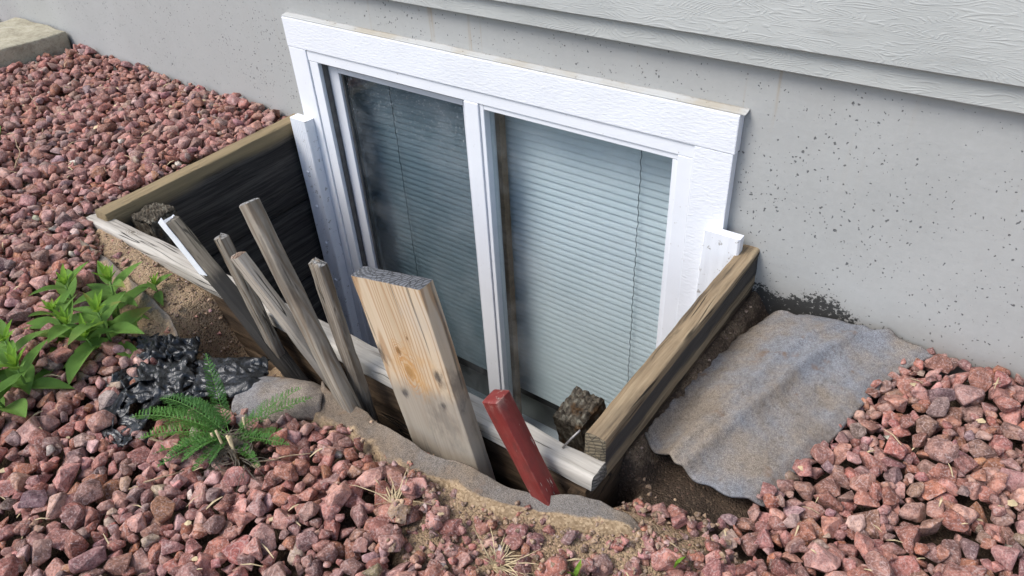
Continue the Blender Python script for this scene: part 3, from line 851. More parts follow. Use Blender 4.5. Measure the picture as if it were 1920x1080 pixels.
# ------------------------------------------------------------------ blinds
def slat_mesh(L):
    V = []; F = []; n = 6; wid = 0.0205; tilt = R(64)
    for x in (0, L):
        for i in range(n + 1):
            u = -0.5 + i / n
            y = u * wid; z = 0.0022 * (1 - (2 * u) ** 2)
            V.append((x, y * math.cos(tilt) - z * math.sin(tilt), y * math.sin(tilt) + z * math.cos(tilt)))
    for i in range(n): F.append((i, i + 1, n + 2 + i, n + 1 + i))
    me = bpy.data.meshes.new('slat'); me.from_pydata(V, [], F); me.update()
    me.polygons.foreach_set('use_smooth', [True] * len(me.polygons)); me.materials.append(MAT['blind'])
    return me
def blind(x0, x1, y, label, cords):
    b = empty('window_blind', (x0, y, -1.0)); tag(b, label, 'blind', 'blinds behind the basement window')
    me = slat_mesh(x1 - x0)
    z = -0.128; k = 0
    while z > -1.03:
        o = link(bpy.data.objects.new('slat', me), b); o.location = (0, 0, z + 1.0)
        o.rotation_euler = (R(random.Random(k).uniform(-1.2, 1.2)), 0, 0)
        z -= 0.0178; k += 1
    bx = bm_obj('headrail', box_bm(0, x1 - x0, -0.012, 0.02, 0.89, 0.925, 0.001), MAT['blind'], b)
    for cx in cords:
        V = []; F = []; n = 160
        for i in range(n + 1):
            zz = 0.89 - 0.9 * i / n
            xx = cx - x0 + 0.0012 * math.sin(i * 1.3) + 0.0008 * math.sin(i * 0.37)
            for (a, c) in ((-0.0008, -0.0115), (0.0008, -0.0115), (0.0008, -0.0103), (-0.0008, -0.0103)):
                V.append((xx + a, c, zz))
        for i in range(n):
            for q in range(4):
                F.append((i * 4 + q, i * 4 + (q + 1) % 4, i * 4 + 4 + (q + 1) % 4, i * 4 + 4 + q))
        mesh_obj('ladder_cord', V, F, MAT['cord'], b)
blind(0.075, 0.570, 0.105, 'dim closed slat blind behind the darker sliding pane', (0.250, ))
blind(0.603, 1.12, 0.100, 'bright closed slat blind behind the fixed pane beside the brown stile', (0.975, ))

# ------------------------------------------------------------------ window well
well = empty('window_well', (0.6, -0.3, -1.24))
tag(well, 'weathered timber window well of planks and rails framing the basement window', 'window well')
# side planks standing on edge, black inside, tan worn upper edge
def edge_plank(p0, p1, zt, h, th, mat, seed, inward, label=None):
    a = Vector((*p0, zt - h / 2)); b = Vector((*p1, zt - h / 2)); d = (b - a)
    o = beam('side_plank', d.length, th, h, mat, well, nseg=30, rough=0.0022, rnd=0.005, seed=seed, wane=0.0)
    place_world(o, frame(a, d, (0, 0, 1)))
    if label: tag(o, label)
    return o
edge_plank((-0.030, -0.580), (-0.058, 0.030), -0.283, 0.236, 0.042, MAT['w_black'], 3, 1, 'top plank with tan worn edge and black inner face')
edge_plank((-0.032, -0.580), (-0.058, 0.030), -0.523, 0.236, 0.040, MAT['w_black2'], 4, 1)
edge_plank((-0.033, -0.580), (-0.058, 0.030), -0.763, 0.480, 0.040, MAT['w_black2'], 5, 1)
def rail(name, p0, p1, w, h, mat, seed, label=None, **kw):
    a = Vector(p0); d = Vector(p1) - a
    o = beam(name, d.length, w, h, mat, well, nseg=40, seed=seed, **kw)
    place_world(o, frame(a, d, (0, 0, 1)))
    if label: tag(o, label)
    return o
# right hand side
rail('side_rail', (1.251, -0.545, -0.305), (1.249, 0.030, -0.303), 0.034, 0.086, MAT['w_rail'], 7, 'brown weathered side rail with a dark stained flank', rough=0.003, rnd=0.005)
rail('side_plank', (1.247, -0.588, -0.409), (1.247, 0.030, -0.409), 0.036, 0.120, MAT['w_rot'], 8, None, rough=0.007, rnd=0.008)
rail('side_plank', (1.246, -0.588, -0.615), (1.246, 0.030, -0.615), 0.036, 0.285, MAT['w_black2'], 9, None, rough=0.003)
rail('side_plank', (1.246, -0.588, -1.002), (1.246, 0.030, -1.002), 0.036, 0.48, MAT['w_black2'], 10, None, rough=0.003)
# front
rail('front_rail', (-0.075, -0.578, -0.316), (1.273, -0.562, -0.317), 0.043, 0.030, MAT['w_grey'], 12, 'bleached grey front rail split by long drying cracks', rough=0.0032, rnd=0.005, wane=0.16)
rail('front_plank', (-0.05, -0.570, -0.400), (1.262, -0.558, -0.400), 0.038, 0.122, MAT['w_rot'], 13, 'rotten dark brown plank under the front rail', rough=0.008, rnd=0.008)
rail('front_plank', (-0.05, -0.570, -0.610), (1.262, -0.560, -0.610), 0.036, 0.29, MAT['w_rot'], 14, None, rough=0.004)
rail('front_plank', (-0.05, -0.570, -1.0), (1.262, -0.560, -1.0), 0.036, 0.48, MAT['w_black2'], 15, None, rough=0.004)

def corner_post(cx, cy, ztop, w, d, tilt, seed, block, label, depth):
    """post whose end grain has checked into small blocks"""
    n = 40; V = []; F = []
    rs = random.Random(seed)
    def crack(u, v):
        w1 = 0.45 * mn.noise(Vector((u * 4, v * 4, seed))); w2 = 0.45 * mn.noise(Vector((u * 4, v * 4, seed + 11)))
        a_ = u * block + w1; row = math.floor(a_)
        b_ = v * block * 0.62 + w2 + 0.5 * (row % 2) + 0.3 * mn.noise(Vector((row * 3.3, 1.0, seed)))
        e1 = abs(a_ - round(a_)); e2 = abs(b_ - round(b_))
        return min(1.0, min(e1, e2) / 0.17)
    top = []
    for j in range(n + 1):
        row = []
        for i in range(n + 1):
            u = i / n - 0.5; v = j / n - 0.5
            r = max(abs(u), abs(v)) * 2
            e = crack(u, v)
            x = u * w * (1 + 0.05 * mn.noise(Vector((u * 6, v * 6, seed)))); y = v * d * (1 + 0.05 * mn.noise(Vector((v * 6, u * 6, seed + 4))))
            zz = -0.009 * (1 - e) - 0.008 * max(0, r - 0.82) / 0.18 + 0.006 * mn.noise(Vector((u * 4, v * 4, seed * 2.0))) - 0.004 * abs(mn.noise(Vector((u * 22, v * 22, seed))))
            row.append(len(V)); V.append((x, y, zz))
        top.append(row)
    for j in range(n):
        for i in range(n): F.append((top[j][i], top[j][i + 1], top[j + 1][i + 1], top[j + 1][i]))
    rim = [top[0][i] for i in range(n)] + [top[j][n] for j in range(n)] + [top[n][n - i] for i in range(n)] + [top[n - j][0] for j in range(n)]
    prev = rim; m = len(rim)
    for k in range(1, 31):
        zz = -depth * (k / 30) ** 1.8
        cur = []
        for q, r_ in enumerate(rim):
            x, y, _ = V[r_]
            f = 1 + 0.03 * mn.noise(Vector((x * 90, y * 90, zz * 8 + seed))) - 0.06 * (abs(mn.noise(Vector((q * 0.45, seed, zz * 5)))) < 0.06) - 0.04 * (abs(mn.noise(Vector((q * 0.1, zz * 40, seed)))) < 0.08)
            cur.append(len(V)); V.append((x * f, y * f, zz - 0.01))
        for q in range(m): F.append((prev[q], cur[q], cur[(q + 1) % m], prev[(q + 1) % m]))
        prev = cur
    o = mesh_obj('corner_post', V, F, MAT['cracked'], well, True)
    bm = bmesh.new(); bm.from_mesh(o.data); bmesh.ops.recalc_face_normals(bm, faces=list(bm.faces)); bm.to_mesh(o.data); bm.free()
    mw = Matrix.Translation((cx, cy, ztop)) @ Euler(tilt).to_matrix().to_4x4()
    place_world(o, mw); tag(o, label)
    return o
corner_post(0.026, -0.490, -0.302, 0.072, 0.072, (R(2), R(-2), R(8)), 3, 13, 'dark corner post with mossy checked end grain', 0.74)
corner_post(1.158, -0.442, -0.336, 0.056, 0.070, (R(10), R(-4), R(-4)), 8, 6.5, 'rotting corner post with deeply checked block-like end', 0.70)
# bent nail between rail and side rail
def tube(pts, rad, name, mat, parent=None, seg=6, taper=0.0):
    V = []; F = []
    pts = [Vector(p) for p in pts]; n = len(pts)
    for i, p in enumerate(pts):
        d = (pts[min(i + 1, n - 1)] - pts[max(i - 1, 0)]).normalized()
        a = d.orthogonal().normalized(); b = d.cross(a)
        r = rad * (1 - taper * i / max(1, n - 1))
        for k in range(seg):
            an = 2 * math.pi * k / seg
            V.append(p + a * math.cos(an) * r + b * math.sin(an) * r)
    for i in range(n - 1):
        for k in range(seg):
            F.append((i * seg + k, i * seg + (k + 1) % seg, (i + 1) * seg + (k + 1) % seg, (i + 1) * seg + k))
    F.append(tuple(range(seg))[::-1]); F.append(tuple(range((n - 1) * seg, n * seg)))
    return mesh_obj(name, V, F, mat, parent, True)
nl = tube([(1.205, -0.556, -0.303), (1.213, -0.545, -0.288), (1.222, -0.536, -0.274)], 0.0018, 'nail', MAT['metal'], well); nl.location = -well.location

# ------------------------------------------------------------------ stakes and plank leaning on the front rail
def stake(name, top, base, w, th, mat, label, seed, cat='stake', group='stakes driven in front of the window well', ext=0.10, yaw=0.0, **kw):
    """long stick from top (x,y,z centre) to base; w across the picture, th front to back"""
    a = Vector(top); b = Vector(base); d = (b - a).normalized(); L = (b - a).length + ext
    o = beam(name, L, w, th, mat, None, nseg=24, seed=seed, **kw)
    zref = Vector((math.sin(yaw), -math.cos(yaw), 0))       # local Z faces out of the well
    o.matrix_basis = frame(a, d, zref)
    if label: tag(o, label, cat, group)
    return o
YS = -0.612
s1 = stake('wooden_stake', (0.396, YS - 0.008, -0.146), (0.600, YS, -0.371), 0.032, 0.026, MAT['w_stake_dark'], 'blackened grey stake with a white plastic strip wrapped round its top', 21, rough=0.003, rnd=0.006, endrough=0.004)
s2 = stake('wooden_stake', (0.542, YS - 0.002, -0.132), (0.613, YS, -0.387), 0.025, 0.020, MAT['w_stake'], 'narrow dark grey stake standing behind the bleached pale stake', 22, rough=0.0022, endrough=0.006)
s3 = stake('wooden_stake', (0.630, YS - 0.030, -0.122), (0.745, YS, -0.350), 0.028, 0.020, MAT['w_stake_pale'], 'bleached pale stake crossing in front of the tallest stake', 23, rough=0.0022, endrough=0.004)
s4 = stake('wooden_stake', (0.672, YS - 0.008, -0.021), (0.822, YS - 0.033, -0.302), 0.029, 0.025, MAT['w_stake'], 'tallest grey wooden stake with crackled square top', 24, rough=0.0016, rnd=0.003)
s5 = stake('wooden_stake', (0.807, YS - 0.006, -0.084), (0.841, YS - 0.004, -0.365), 0.030, 0.017, MAT['w_stake'], 'short brown grey stake beside the wide pine plank', 25, rough=0.003, rnd=0.006, endrough=0.005)
pl = stake('pine_plank', (0.964, YS - 0.004, -0.052), (1.029, YS - 0.004, -0.350), 0.142, 0.028, MAT['w_plank'], 'wide pale pine plank with knots and grey end leaning in front of the window', 26, cat='plank', rough=0.0012, rnd=0.003)
rd = stake('painted_stake', (1.139, YS - 0.008, -0.180), (1.213, YS - 0.004, -0.335), 0.030, 0.030, MAT['red'], 'dark red painted wooden stake beside the rotten corner post', 27, rough=0.0008, rnd=0.003, ext=0.09)
# white strip round the first stake
V = []; F = []
L = 0.118; hw, hh = 0.0225, 0.0185
prof = [(hw * 0.15, hh + 0.0005), (-hw, hh + 0.001), (-hw - 0.001, hh * 0.9), (-hw - 0.001, -hh * 0.9), (-hw * 0.2, -hh - 0.001)]
prof = [(0.009, 0.0150), (-0.013, 0.0152), (-0.0172, 0.0130), (-0.0176, -0.0125), (-0.012, -0.0150)]
nsg = 12
for k in range(nsg + 1):
    x = -0.012 + L * k / nsg
    for q, (y, zz) in enumerate(prof):
        e = 0.0012 * mn.noise(Vector((x * 40, q * 1.7, 0)))
        cut = 0.0
        if q == 0: cut = 0.0
        V.append((x + (0.012 if q == 0 and k == nsg else 0), y * 1.0 + e, zz + e))
for k in range(nsg):
    for q in range(len(prof) - 1):
        F.append((k * 5 + q, k * 5 + q + 1, (k + 1) * 5 + q + 1, (k + 1) * 5 + q))
wr = mesh_obj('white_strip', V, F, MAT['wrap'], s1)
sm_ = wr.modifiers.new('thick', 'SOLIDIFY'); sm_.thickness = 0.0012; sm_.offset = 1
tag(wr, 'white plastic strip wrapped round the stake top')

# ------------------------------------------------------------------ paver
bm = box_bm(-1.66, -1.29, -0.30, 0.015, -0.32, -0.232, 0.006, 2)
bmesh.ops.subdivide_edges(bm, edges=list(bm.edges), cuts=5, use_grid_fill=True)
for v in bm.verts:
    v.co += Vector((mn.noise(v.co * 25), mn.noise(v.co * 25 + Vector((5, 0, 0))), mn.noise(v.co * 25 + Vector((0, 7, 0))))) * 0.006
pv = bm_obj('paver', bm, MAT['paver'], None, True)
tag(pv, 'weathered buff concrete paver lying against the foundation wall', 'paver')

# ------------------------------------------------------------------ landscape fabric
def cloth(name, nu, nv_, func, mat, th=0.004, sandf=None):
    V = []; F = []; S = []
    for j in range(nv_ + 1):
        for i in range(nu + 1):
            p = func(i / nu, j / nv_); V.append(p)
            S.append(sandf(i / nu, j / nv_) if sandf else 0.0)
    for j in range(nv_):
        for i in range(nu):
            a = j * (nu + 1) + i; F.append((a, a + 1, a + nu + 2, a + nu + 1))
    o = mesh_obj(name, V, F, mat, None, True)
    at = o.data.attributes.new('sand', 'FLOAT_VECTOR', 'POINT')
    at.data.foreach_set('vector', np.array([(s, 0, 0) for s in S]).ravel())
    so = o.modifiers.new('thick', 'SOLIDIFY'); so.thickness = th; so.offset = -1
    return o
def lerp_poly(pts, t):
    n = len(pts) - 1; f = min(t * n, n - 1e-6); i = int(f); w = f - i
    return Vector(pts[i]) * (1 - w) + Vector(pts[i + 1]) * w
# large sheet on the right: left edge (u=0) beside the rail, right edge (u=1) towards the gravel
EL = [(1.366, 0.012), (1.322, -0.010), (1.298, -0.07), (1.286, -0.14), (1.280, -0.22), (1.277, -0.29), (1.273, -0.36), (1.270, -0.425)]
ER = [(1.594, 0.016), (1.566, -0.03), (1.543, -0.09), (1.527, -0.16), (1.514, -0.24), (1.499, -0.30), (1.482, -0.37), (1.468, -0.432)]
def fab_r(u, v):
    a = lerp_poly(EL, v); b = lerp_poly(ER, v)
    x = a.x * (1 - u) + b.x * u; y = a.y * (1 - u) + b.y * u
    x += (0.008 * mn.noise(Vector((v * 9, 1, 0))) + 0.005 * mn.noise(Vector((v * 34, 1, 0)))) * (1 - u); y += (0.010 * mn.noise(Vector((u * 7, 2, 0))) - 0.035 * math.sin(math.pi * u) * v + 0.012 * math.sin(math.pi * u) * 0) * (v > 0.5)
    z0 = float(surface(min(x + 0.02, 1.9), y))
    z = -0.385 + 0.018 * u + 0.02 * (1 - v) * u
    z = max(z, z0 + 0.016)
    # folds
    z += 0.020 * math.exp(-abs((u - 0.30 - 0.18 * (1 - v)) / 0.07) ** 1.4) * (0.4 + v * 0.6)
    z += 0.016 * math.exp(-abs((u - 0.66 + 0.25 * v) / 0.06) ** 1.3)
    z += 0.007 * mn.noise(Vector((x * 7, y * 7, 0.5))) + 0.003 * mn.noise(Vector((x * 26, y * 26, 1.5)))
    z += 0.005 * math.exp(-(u / 0.06) ** 2) * (0.5 + mn.noise(Vector((v * 12, 0, 4))))
    z += 0.022 * math.sin(math.pi * min(1, u * 1.15)) * math.sin(math.pi * (0.15 + 0.75 * v))
    z += 0.010 * max(0, 1 - u / 0.10) * mn.noise(Vector((v * 22, 1, 6))) - 0.010 * max(0, 1 - u / 0.05)
    if u > 0.9: z -= 0.014 * (u - 0.9) / 0.1
    return (x, y, z)
fb = cloth('landscape_fabric', 60, 90, fab_r, MAT['fabric'])
tag(fb, 'large grey brown felt sheet of landscape fabric beside the side rail', 'fabric', 'landscape fabric pieces')
# front strip: its free edge (v=0) stands up along the trench, the rest lies under sand
FE = [(0.775, -0.650), (0.80, -0.652), (0.88, -0.645), (0.97, -0.655), (1.04, -0.655), (1.10, -0.650), (1.17, -0.637), (1.23, -0.614), (1.29, -0.590), (1.335, -0.583), (1.38, -0.580)]
def fab_f(u, v):
    e = lerp_poly(FE, u)
    w = 0.032 + 0.012 * math.sin(math.pi * min(1, u * 1.05)) + 0.016 * mn.noise(Vector((u * 6, 3, 0))) + 0.02 * (1 - min(1, u * 2.2))
    x = e.x + v * w * 0.35; y = e.y - v * w
    z = float(surface(x, lip(x) - 0.03 - v * w)) + 0.003
    z += 0.022 * (1 - v) ** 3 * (0.7 + 1.2 * mn.noise(Vector((u * 7, 0, 0)))) - 0.020 * max(0, v - 0.7) / 0.3
    z += 0.006 * mn.noise(Vector((x * 22, y * 22, 2))) + 0.0025 * mn.noise(Vector((x * 70, y * 70, 2))) + 0.006 * math.exp(-((v - 0.45) / 0.2) ** 2) * mn.noise(Vector((u * 5, 8, 0)))
    y += 0.006 * mn.noise(Vector((u * 14, 1, 0))) * (1 - v)
    z -= 0.035 * float(sstep(0.88, 1.0, u)) + 0.02 * float(1 - sstep(0.0, 0.05, u))
    return (x, y, z)
ff = cloth('landscape_fabric', 90, 24, fab_f, MAT['fabric_sandy'], 0.003, lambda u, v: 0.08 + 1.1 * min(1, max(0, (v - 0.42 + 0.18 * u) * 2.6)) * (0.40 + 0.60 * min(1, max(0, (u - 0.30) * 3))))
tag(ff, 'sand covered strip of landscape fabric curling along the trench edge', 'fabric', 'landscape fabric pieces')
# folded flap behind the feathery weed
def fab_p(u, v):
    a = lerp_poly([(0.645, -0.700), (0.70, -0.672), (0.785, -0.640)], u); b = lerp_poly([(0.69, -0.770), (0.76, -0.745), (0.815, -0.690)], u)
    p = a * (1 - v) + b * v
    z = float(surface(p.x, min(p.y, lip(p.x) - 0.02))) + 0.010 + 0.016 * math.sin(math.pi * v) * (0.5 + u) + 0.004 * mn.noise(Vector((p.x * 30, p.y * 30, 0)))
    if u > 0.85: z -= 0.10 * (u - 0.85)
    if v > 0.85: z -= 0.06 * (v - 0.85)
    return (p.x, p.y, z)
fp = cloth('landscape_fabric', 30, 24, fab_p, MAT['fabric'])
tag(fp, 'small folded flap of grey felt behind the feathery green weed', 'fabric', 'landscape fabric pieces')
# narrow edge of fabric showing in the sand at the far end of the trench
def fab_s(u, v):
    c = lerp_poly([(-0.035, -0.655), (0.05, -0.655), (0.114, -0.658), (0.21, -0.664), (0.308, -0.672), (0.39, -0.685), (0.46, -0.712)], u)
    z = float(surface(c.x, c.y)) + 0.012 - 0.020 * v + 0.003 * mn.noise(Vector((u * 20, 0, 0)))
    return (c.x + 0.002, c.y - 0.026 * v + 0.004 * mn.noise(Vector((u * 12, 5, 0))), z)
fs = cloth('landscape_fabric', 50, 6, fab_s, MAT['fabric_sandy'], 0.003, lambda u, v: 0.35 + v * 0.4)
tag(fs, 'narrow grey fabric edge poking out of the sand beside the leafy weeds', 'fabric', 'landscape fabric pieces')

# ------------------------------------------------------------------ black plastic
bp = empty('plastic_sheet', (0.53, -0.78, -0.34))
tag(bp, 'crumpled torn black plastic sheet lying on the gravel behind the feathery weed', 'plastic sheet')
def fold_sheet(A, B, C, D, nf, amp, seed, lift, nu=44, nv=34, name='film', ang=0.0):
    """thin film over corners A-B (far side) and D-C (near side), gathered into folds"""
    A, B, C, D = (Vector(p) for p in (A, B, C, D))
    def fn(u, v):
        p = (A * (1 - u) + B * u) * (1 - v) + (D * (1 - u) + C * u) * v
        q = Vector((u * 2.2, v * 2.2, seed))
        w = u * math.cos(ang) + v * math.sin(ang)
        ph = nf * math.pi * (w + 0.35 * mn.noise(q) + 0.12 * mn.noise(q * 2.7))
        fold = 1 - abs(math.sin(ph)) ** 0.7
        cr = 1 - 2.5 * abs(mn.noise(Vector((u * 7, v * 7, seed + 5))))
        ed = min(u, 1 - u, v, 1 - v)
        j = 0.016 * max(0, 1 - ed / 0.10)
        x = p.x + j * mn.noise(Vector((u * 8, v * 8, seed + 1))) * 1.6; y = p.y + j * mn.noise(Vector((u * 8, v * 8, seed + 2))) * 1.6
        z = float(surface(x, min(y, float(lip(x)) - 0.015))) + lift + amp * fold + amp * 0.45 * cr + 0.006 * mn.noise(Vector((u * 3, v * 3, seed + 9)))
        z -= 0.010 * max(0, 1 - ed / 0.12)
        return (x, y, z)
    o = cloth(name, nu, nv, fn, MAT['plastic'], 0.0006)
    o.parent = bp; o.location = -bp.location
    return o
fold_sheet((0.535, -0.715), (0.650, -0.655), (0.705, -0.722), (0.600, -0.800), 2.0, 0.007, 3.0, 0.022, ang=1.2)
fold_sheet((0.400, -0.752), (0.475, -0.688), (0.530, -0.725), (0.455, -0.800), 3.5, 0.013, 7.0, 0.016, ang=0.4)
fold_sheet((0.455, -0.795), (0.535, -0.725), (0.605, -0.795), (0.520, -0.875), 2.6, 0.011, 12.0, 0.018, ang=-0.3)
fold_sheet((0.440, -0.815), (0.470, -0.785), (0.500, -0.835), (0.462, -0.868), 3.0, 0.010, 18.0, 0.012, 24, 18)
def ribbon(pts, w, seed):
    def fn(u, v):
        c = lerp_poly(pts, u); d = lerp_poly(pts, min(1, u + 0.02)) - lerp_poly(pts, max(0, u - 0.02)); d.normalize()
        sd = Vector((-d.y, d.x)); tw = 1.2 * mn.noise(Vector((u * 3, seed, 0))) + 0.4
        ww = w * (1 - 0.6 * u) * (1 + 0.5 * mn.noise(Vector((u * 9, seed, 4))))
        k = (v - 0.5) * ww
        return (c.x + sd.x * k * math.cos(tw), c.y + sd.y * k * math.cos(tw), float(surface(c.x, c.y)) + 0.016 + k * math.sin(tw) + 0.010 * mn.noise(Vector((u * 6, v * 3, seed))))
    o = cloth('torn_strip', 22, 6, fn, MAT['plastic'], 0.0006)
    o.parent = bp; o.location = -bp.location
    return o
ribbon([(0.51, -0.80), (0.50, -0.85), (0.525, -0.895), (0.56, -0.915), (0.60, -0.915)], 0.045, 1)
ribbon([(0.56, -0.83), (0.585, -0.87), (0.60, -0.900), (0.612, -0.918)], 0.045, 3)
ribbon([(0.46, -0.72), (0.43, -0.735), (0.40, -0.745), (0.385, -0.765)], 0.030, 4)
ribbon([(0.50, -0.83), (0.535, -0.87), (0.555, -0.885), (0.59, -0.875)], 0.040, 6)

# ------------------------------------------------------------------ gravel
def stone_proto(seed, lo=True):
    rs = random.Random(seed)
    dims = (1.0, rs.uniform(0.68, 0.95), rs.uniform(0.48, 0.72))
    bm = bmesh.new()
    for _ in range(rs.randint(11, 16)):
        v = Vector((rs.gauss(0, 1), rs.gauss(0, 1), rs.gauss(0, 1))).normalized()
        p = 3.0
        s = (abs(v.x) ** p + abs(v.y) ** p + abs(v.z) ** p) ** (-1 / p)
        v = v * s * rs.uniform(0.86, 1.0)
        bm.verts.new((v.x * dims[0] * 0.5, v.y * dims[1] * 0.5, v.z * dims[2] * 0.5))
    r = bmesh.ops.convex_hull(bm, input=list(bm.verts))
    bmesh.ops.delete(bm, geom=[g for g in r['geom_interior'] if isinstance(g, bmesh.types.BMVert)], context='VERTS')
    lo_ = [min(v.co[k] for v in bm.verts) for k in range(3)]; hi_ = [max(v.co[k] for v in bm.verts) for k in range(3)]
    for v in bm.verts:
        v.co = Vector([((v.co[k] - lo_[k]) / (hi_[k] - lo_[k]) - 0.5) * dims[k] for k in range(3)])
    bmesh.ops.dissolve_limit(bm, angle_limit=R(16), verts=list(bm.verts), edges=list(bm.edges))
    bmesh.ops.bevel(bm, geom=list(bm.edges), offset=0.045, segments=1, affect='EDGES', profile=0.6, clamp_overlap=True)
    bmesh.ops.triangulate(bm, faces=list(bm.faces))
    bmesh.ops.recalc_face_normals(bm, faces=list(bm.faces))
    me = bpy.data.meshes.new('gravel_stone')
    bm.to_mesh(me); bm.free()
    return me, dims
NP = 26
PROTO = [stone_proto(500 + i) for i in range(NP)]
PV = []; PF = []
for me, d in PROTO:
    me.materials.append(MAT['stone'])
    v = np.zeros(len(me.vertices) * 3); me.vertices.foreach_get('co', v); PV.append(v.reshape(-1, 3))
    f = np.zeros(len(me.polygons) * 3, int); me.polygons.foreach_get('vertices', f); PF.append(f.reshape(-1, 3))

PAL = [  # colour, weight, kind
    ((0.390, 0.192, 0.155), 24, 'red'), ((0.330, 0.142, 0.107), 20, 'red'), ((0.430, 0.250, 0.212), 20, 'red'), ((0.305, 0.168, 0.145), 16, 'red'),
    ((0.360, 0.160, 0.092), 8, 'rust'), ((0.50, 0.345, 0.305), 5.5, 'pale'), ((0.270, 0.190, 0.182), 5, 'plum'),
    ((0.36, 0.285, 0.21), 1.6, 'buff'), ((0.60, 0.56, 0.48), 1.0, 'white'), ((0.30, 0.295, 0.285), 0.6, 'grey')]
_pw = np.array([p[1] for p in PAL], float); _pw /= _pw.sum()

rng = np.random.default_rng(77)
HS = 0.005
hx0, hx1, hy0, hy1 = GX0, GX1, GY0, YW
HNX = int((hx1 - hx0) / HS) + 1; HNY = int((hy1 - hy0) / HS) + 1
HX, HY = np.meshgrid(hx0 + HS * np.arange(HNX), hy0 + HS * np.arange(HNY))
TGT = surface(HX, HY)
ii = np.clip(((HX - GX0) / GS).astype(int), 0, nx - 1); jj = np.clip(((HY - GY0) / GS).astype(int), 0, ny - 1)
H = soil_z[jj, ii].copy()
MB = np.clip(bare[jj, ii], 0, 1) > 0.5; MS = (sparse[jj, ii] > 0.5)
# cloth and plastic lie on top: keep stones off them
solid = (HX > WELL[0] - 0.03) & (HX < WELL[1] + 0.03) & (HY > WELL[2] - 0.02)
pav = (HX > -1.64) & (HX < -1.28) & (HY > -0.32)
plas = inpoly(HX, HY, [(0.47, -0.70), (0.50, -0.82), (0.50, -0.88), (0.56, -0.905), (0.61, -0.87), (0.63, -0.80), (0.71, -0.74), (0.67, -0.66)])
NO = MB | solid | pav | (((HX - 0.765) / 0.055) ** 2 + ((HY + 0.805) / 0.030) ** 2 < 1)
# what the camera can see, with room for a step to the side
def in_view(x, y):
    return (y > -0.80 - 0.445 * (x + 0.7)) & (y > -1.45 + 0.69 * (x - 0.674)) & (x < 2.2)
VIEW = in_view(HX, HY)
stones = []   # x y z size proto yaw tiltx tilty colour idx
def drop(x, y, size, pi, sink=0.55):
    dims = PROTO[pi][1]
    a, b, c = size * 0.5 * dims[0], size * 0.5 * dims[1], size * 0.5 * dims[2]
    yaw = rng.uniform(0, 2 * math.pi)
    r = a
    i0 = max(0, int((x - r - hx0) / HS)); i1 = min(HNX, int((x + r - hx0) / HS) + 2)
    j0 = max(0, int((y - r - hy0) / HS)); j1 = min(HNY, int((y + r - hy0) / HS) + 2)
    if i1 - i0 < 2 or j1 - j0 < 2: return False
    dx = HX[j0:j1, i0:i1] - x; dy = HY[j0:j1, i0:i1] - y
    ca, sa = math.cos(yaw), math.sin(yaw)
    u = (dx * ca + dy * sa) / a; v = (-dx * sa + dy * ca) / b
    rr = u * u + v * v
    foot = rr < 0.75
    if not foot.any(): return False
    sub = H[j0:j1, i0:i1]
    hh = sub[foot]
    base = np.percentile(hh, 62)
    zc = base + c * sink
    # lean with the local slope
    gxs = 0.0; gys = 0.0
    if foot.sum() > 5:
        A = np.stack([dx[foot], dy[foot], np.ones(foot.sum())], 1)
        sol, *_ = np.linalg.lstsq(A, hh, rcond=None); gxs, gys = float(np.clip(sol[0], -0.7, 0.7)), float(np.clip(sol[1], -0.7, 0.7))
    inside = rr < 1
    topz = zc + c * np.sqrt(np.clip(1 - rr, 0, 1)) * 0.9
    sub[inside] = np.maximum(sub[inside], topz[inside])
    nrm = Vector((-gxs, -gys, 1)).normalized()
    q = nrm.to_track_quat('Z', 'Y') if True else None
    rot = Matrix.Rotation(0, 3, 'X')
    tilt = Vector((0, 0, 1)).rotation_difference(nrm).to_matrix()
    rj = Euler((rng.normal(0, 0.28), rng.normal(0, 0.28), 0)).to_matrix()
    rm = tilt @ Matrix.Rotation(yaw, 3, 'Z') @ rj
    ci = int(rng.choice(len(PAL), p=_pw))
    if size > 0.030 and PAL[ci][2] in ('white', 'grey', 'buff'): ci = int(rng.integers(4))
    if size > 0.036 and PAL[ci][2] == 'pale': ci = 2
    col = np.array(PAL[ci][0]) * (0.98, 0.905, 0.83); col = (col * 0.88 + col.mean() * 0.12) * rng.uniform(0.74, 1.22) * (1 + rng.normal(0, 0.05, 3))
    stones.append((x, y, zc, size, pi, rm, np.clip(col, 0.02, 0.8), ci, c))
    return True
def rsize():
    return float(np.clip(rng.lognormal(math.log(0.0228), 0.36), 0.010, 0.046))
free = VIEW & ~NO
cand = np.argwhere(free)
for rnd_ in range(5):
    order = rng.permutation(len(cand))[: int(len(cand) * (0.20, 0.20, 0.5, 0.5, 0.5)[rnd_])]
    for o_ in order:
        j, i = cand[o_]
        x = hx0 + i * HS + rng.uniform(-HS, HS) / 2; y = hy0 + j * HS + rng.uniform(-HS, HS) / 2
        if H[j, i] > TGT[j, i] - (0.016, 0.005, -0.002, 0.004, 0.008)[rnd_]: continue
        s = rsize() if rnd_ < 3 else rsize() * 0.62
        if y + s * 0.4 > YW - 0.002: y = YW - s * 0.42
        if MS[j, i] and rng.random() > 0.12: continue
        if plas[j, i]: continue
        # keep the body of the stone out of the boards, cloth and bare ground
        e = int(s * 0.40 / HS)
        if NO[max(0, j - e):j + e + 1, max(0, i - e):i + e + 1].any(): 
            s *= 0.6; e = int(s * 0.36 / HS)
            if NO[max(0, j - e):j + e + 1, max(0, i - e):i + e + 1].any(): continue
        drop(x, y, s, int(rng.integers(NP)))
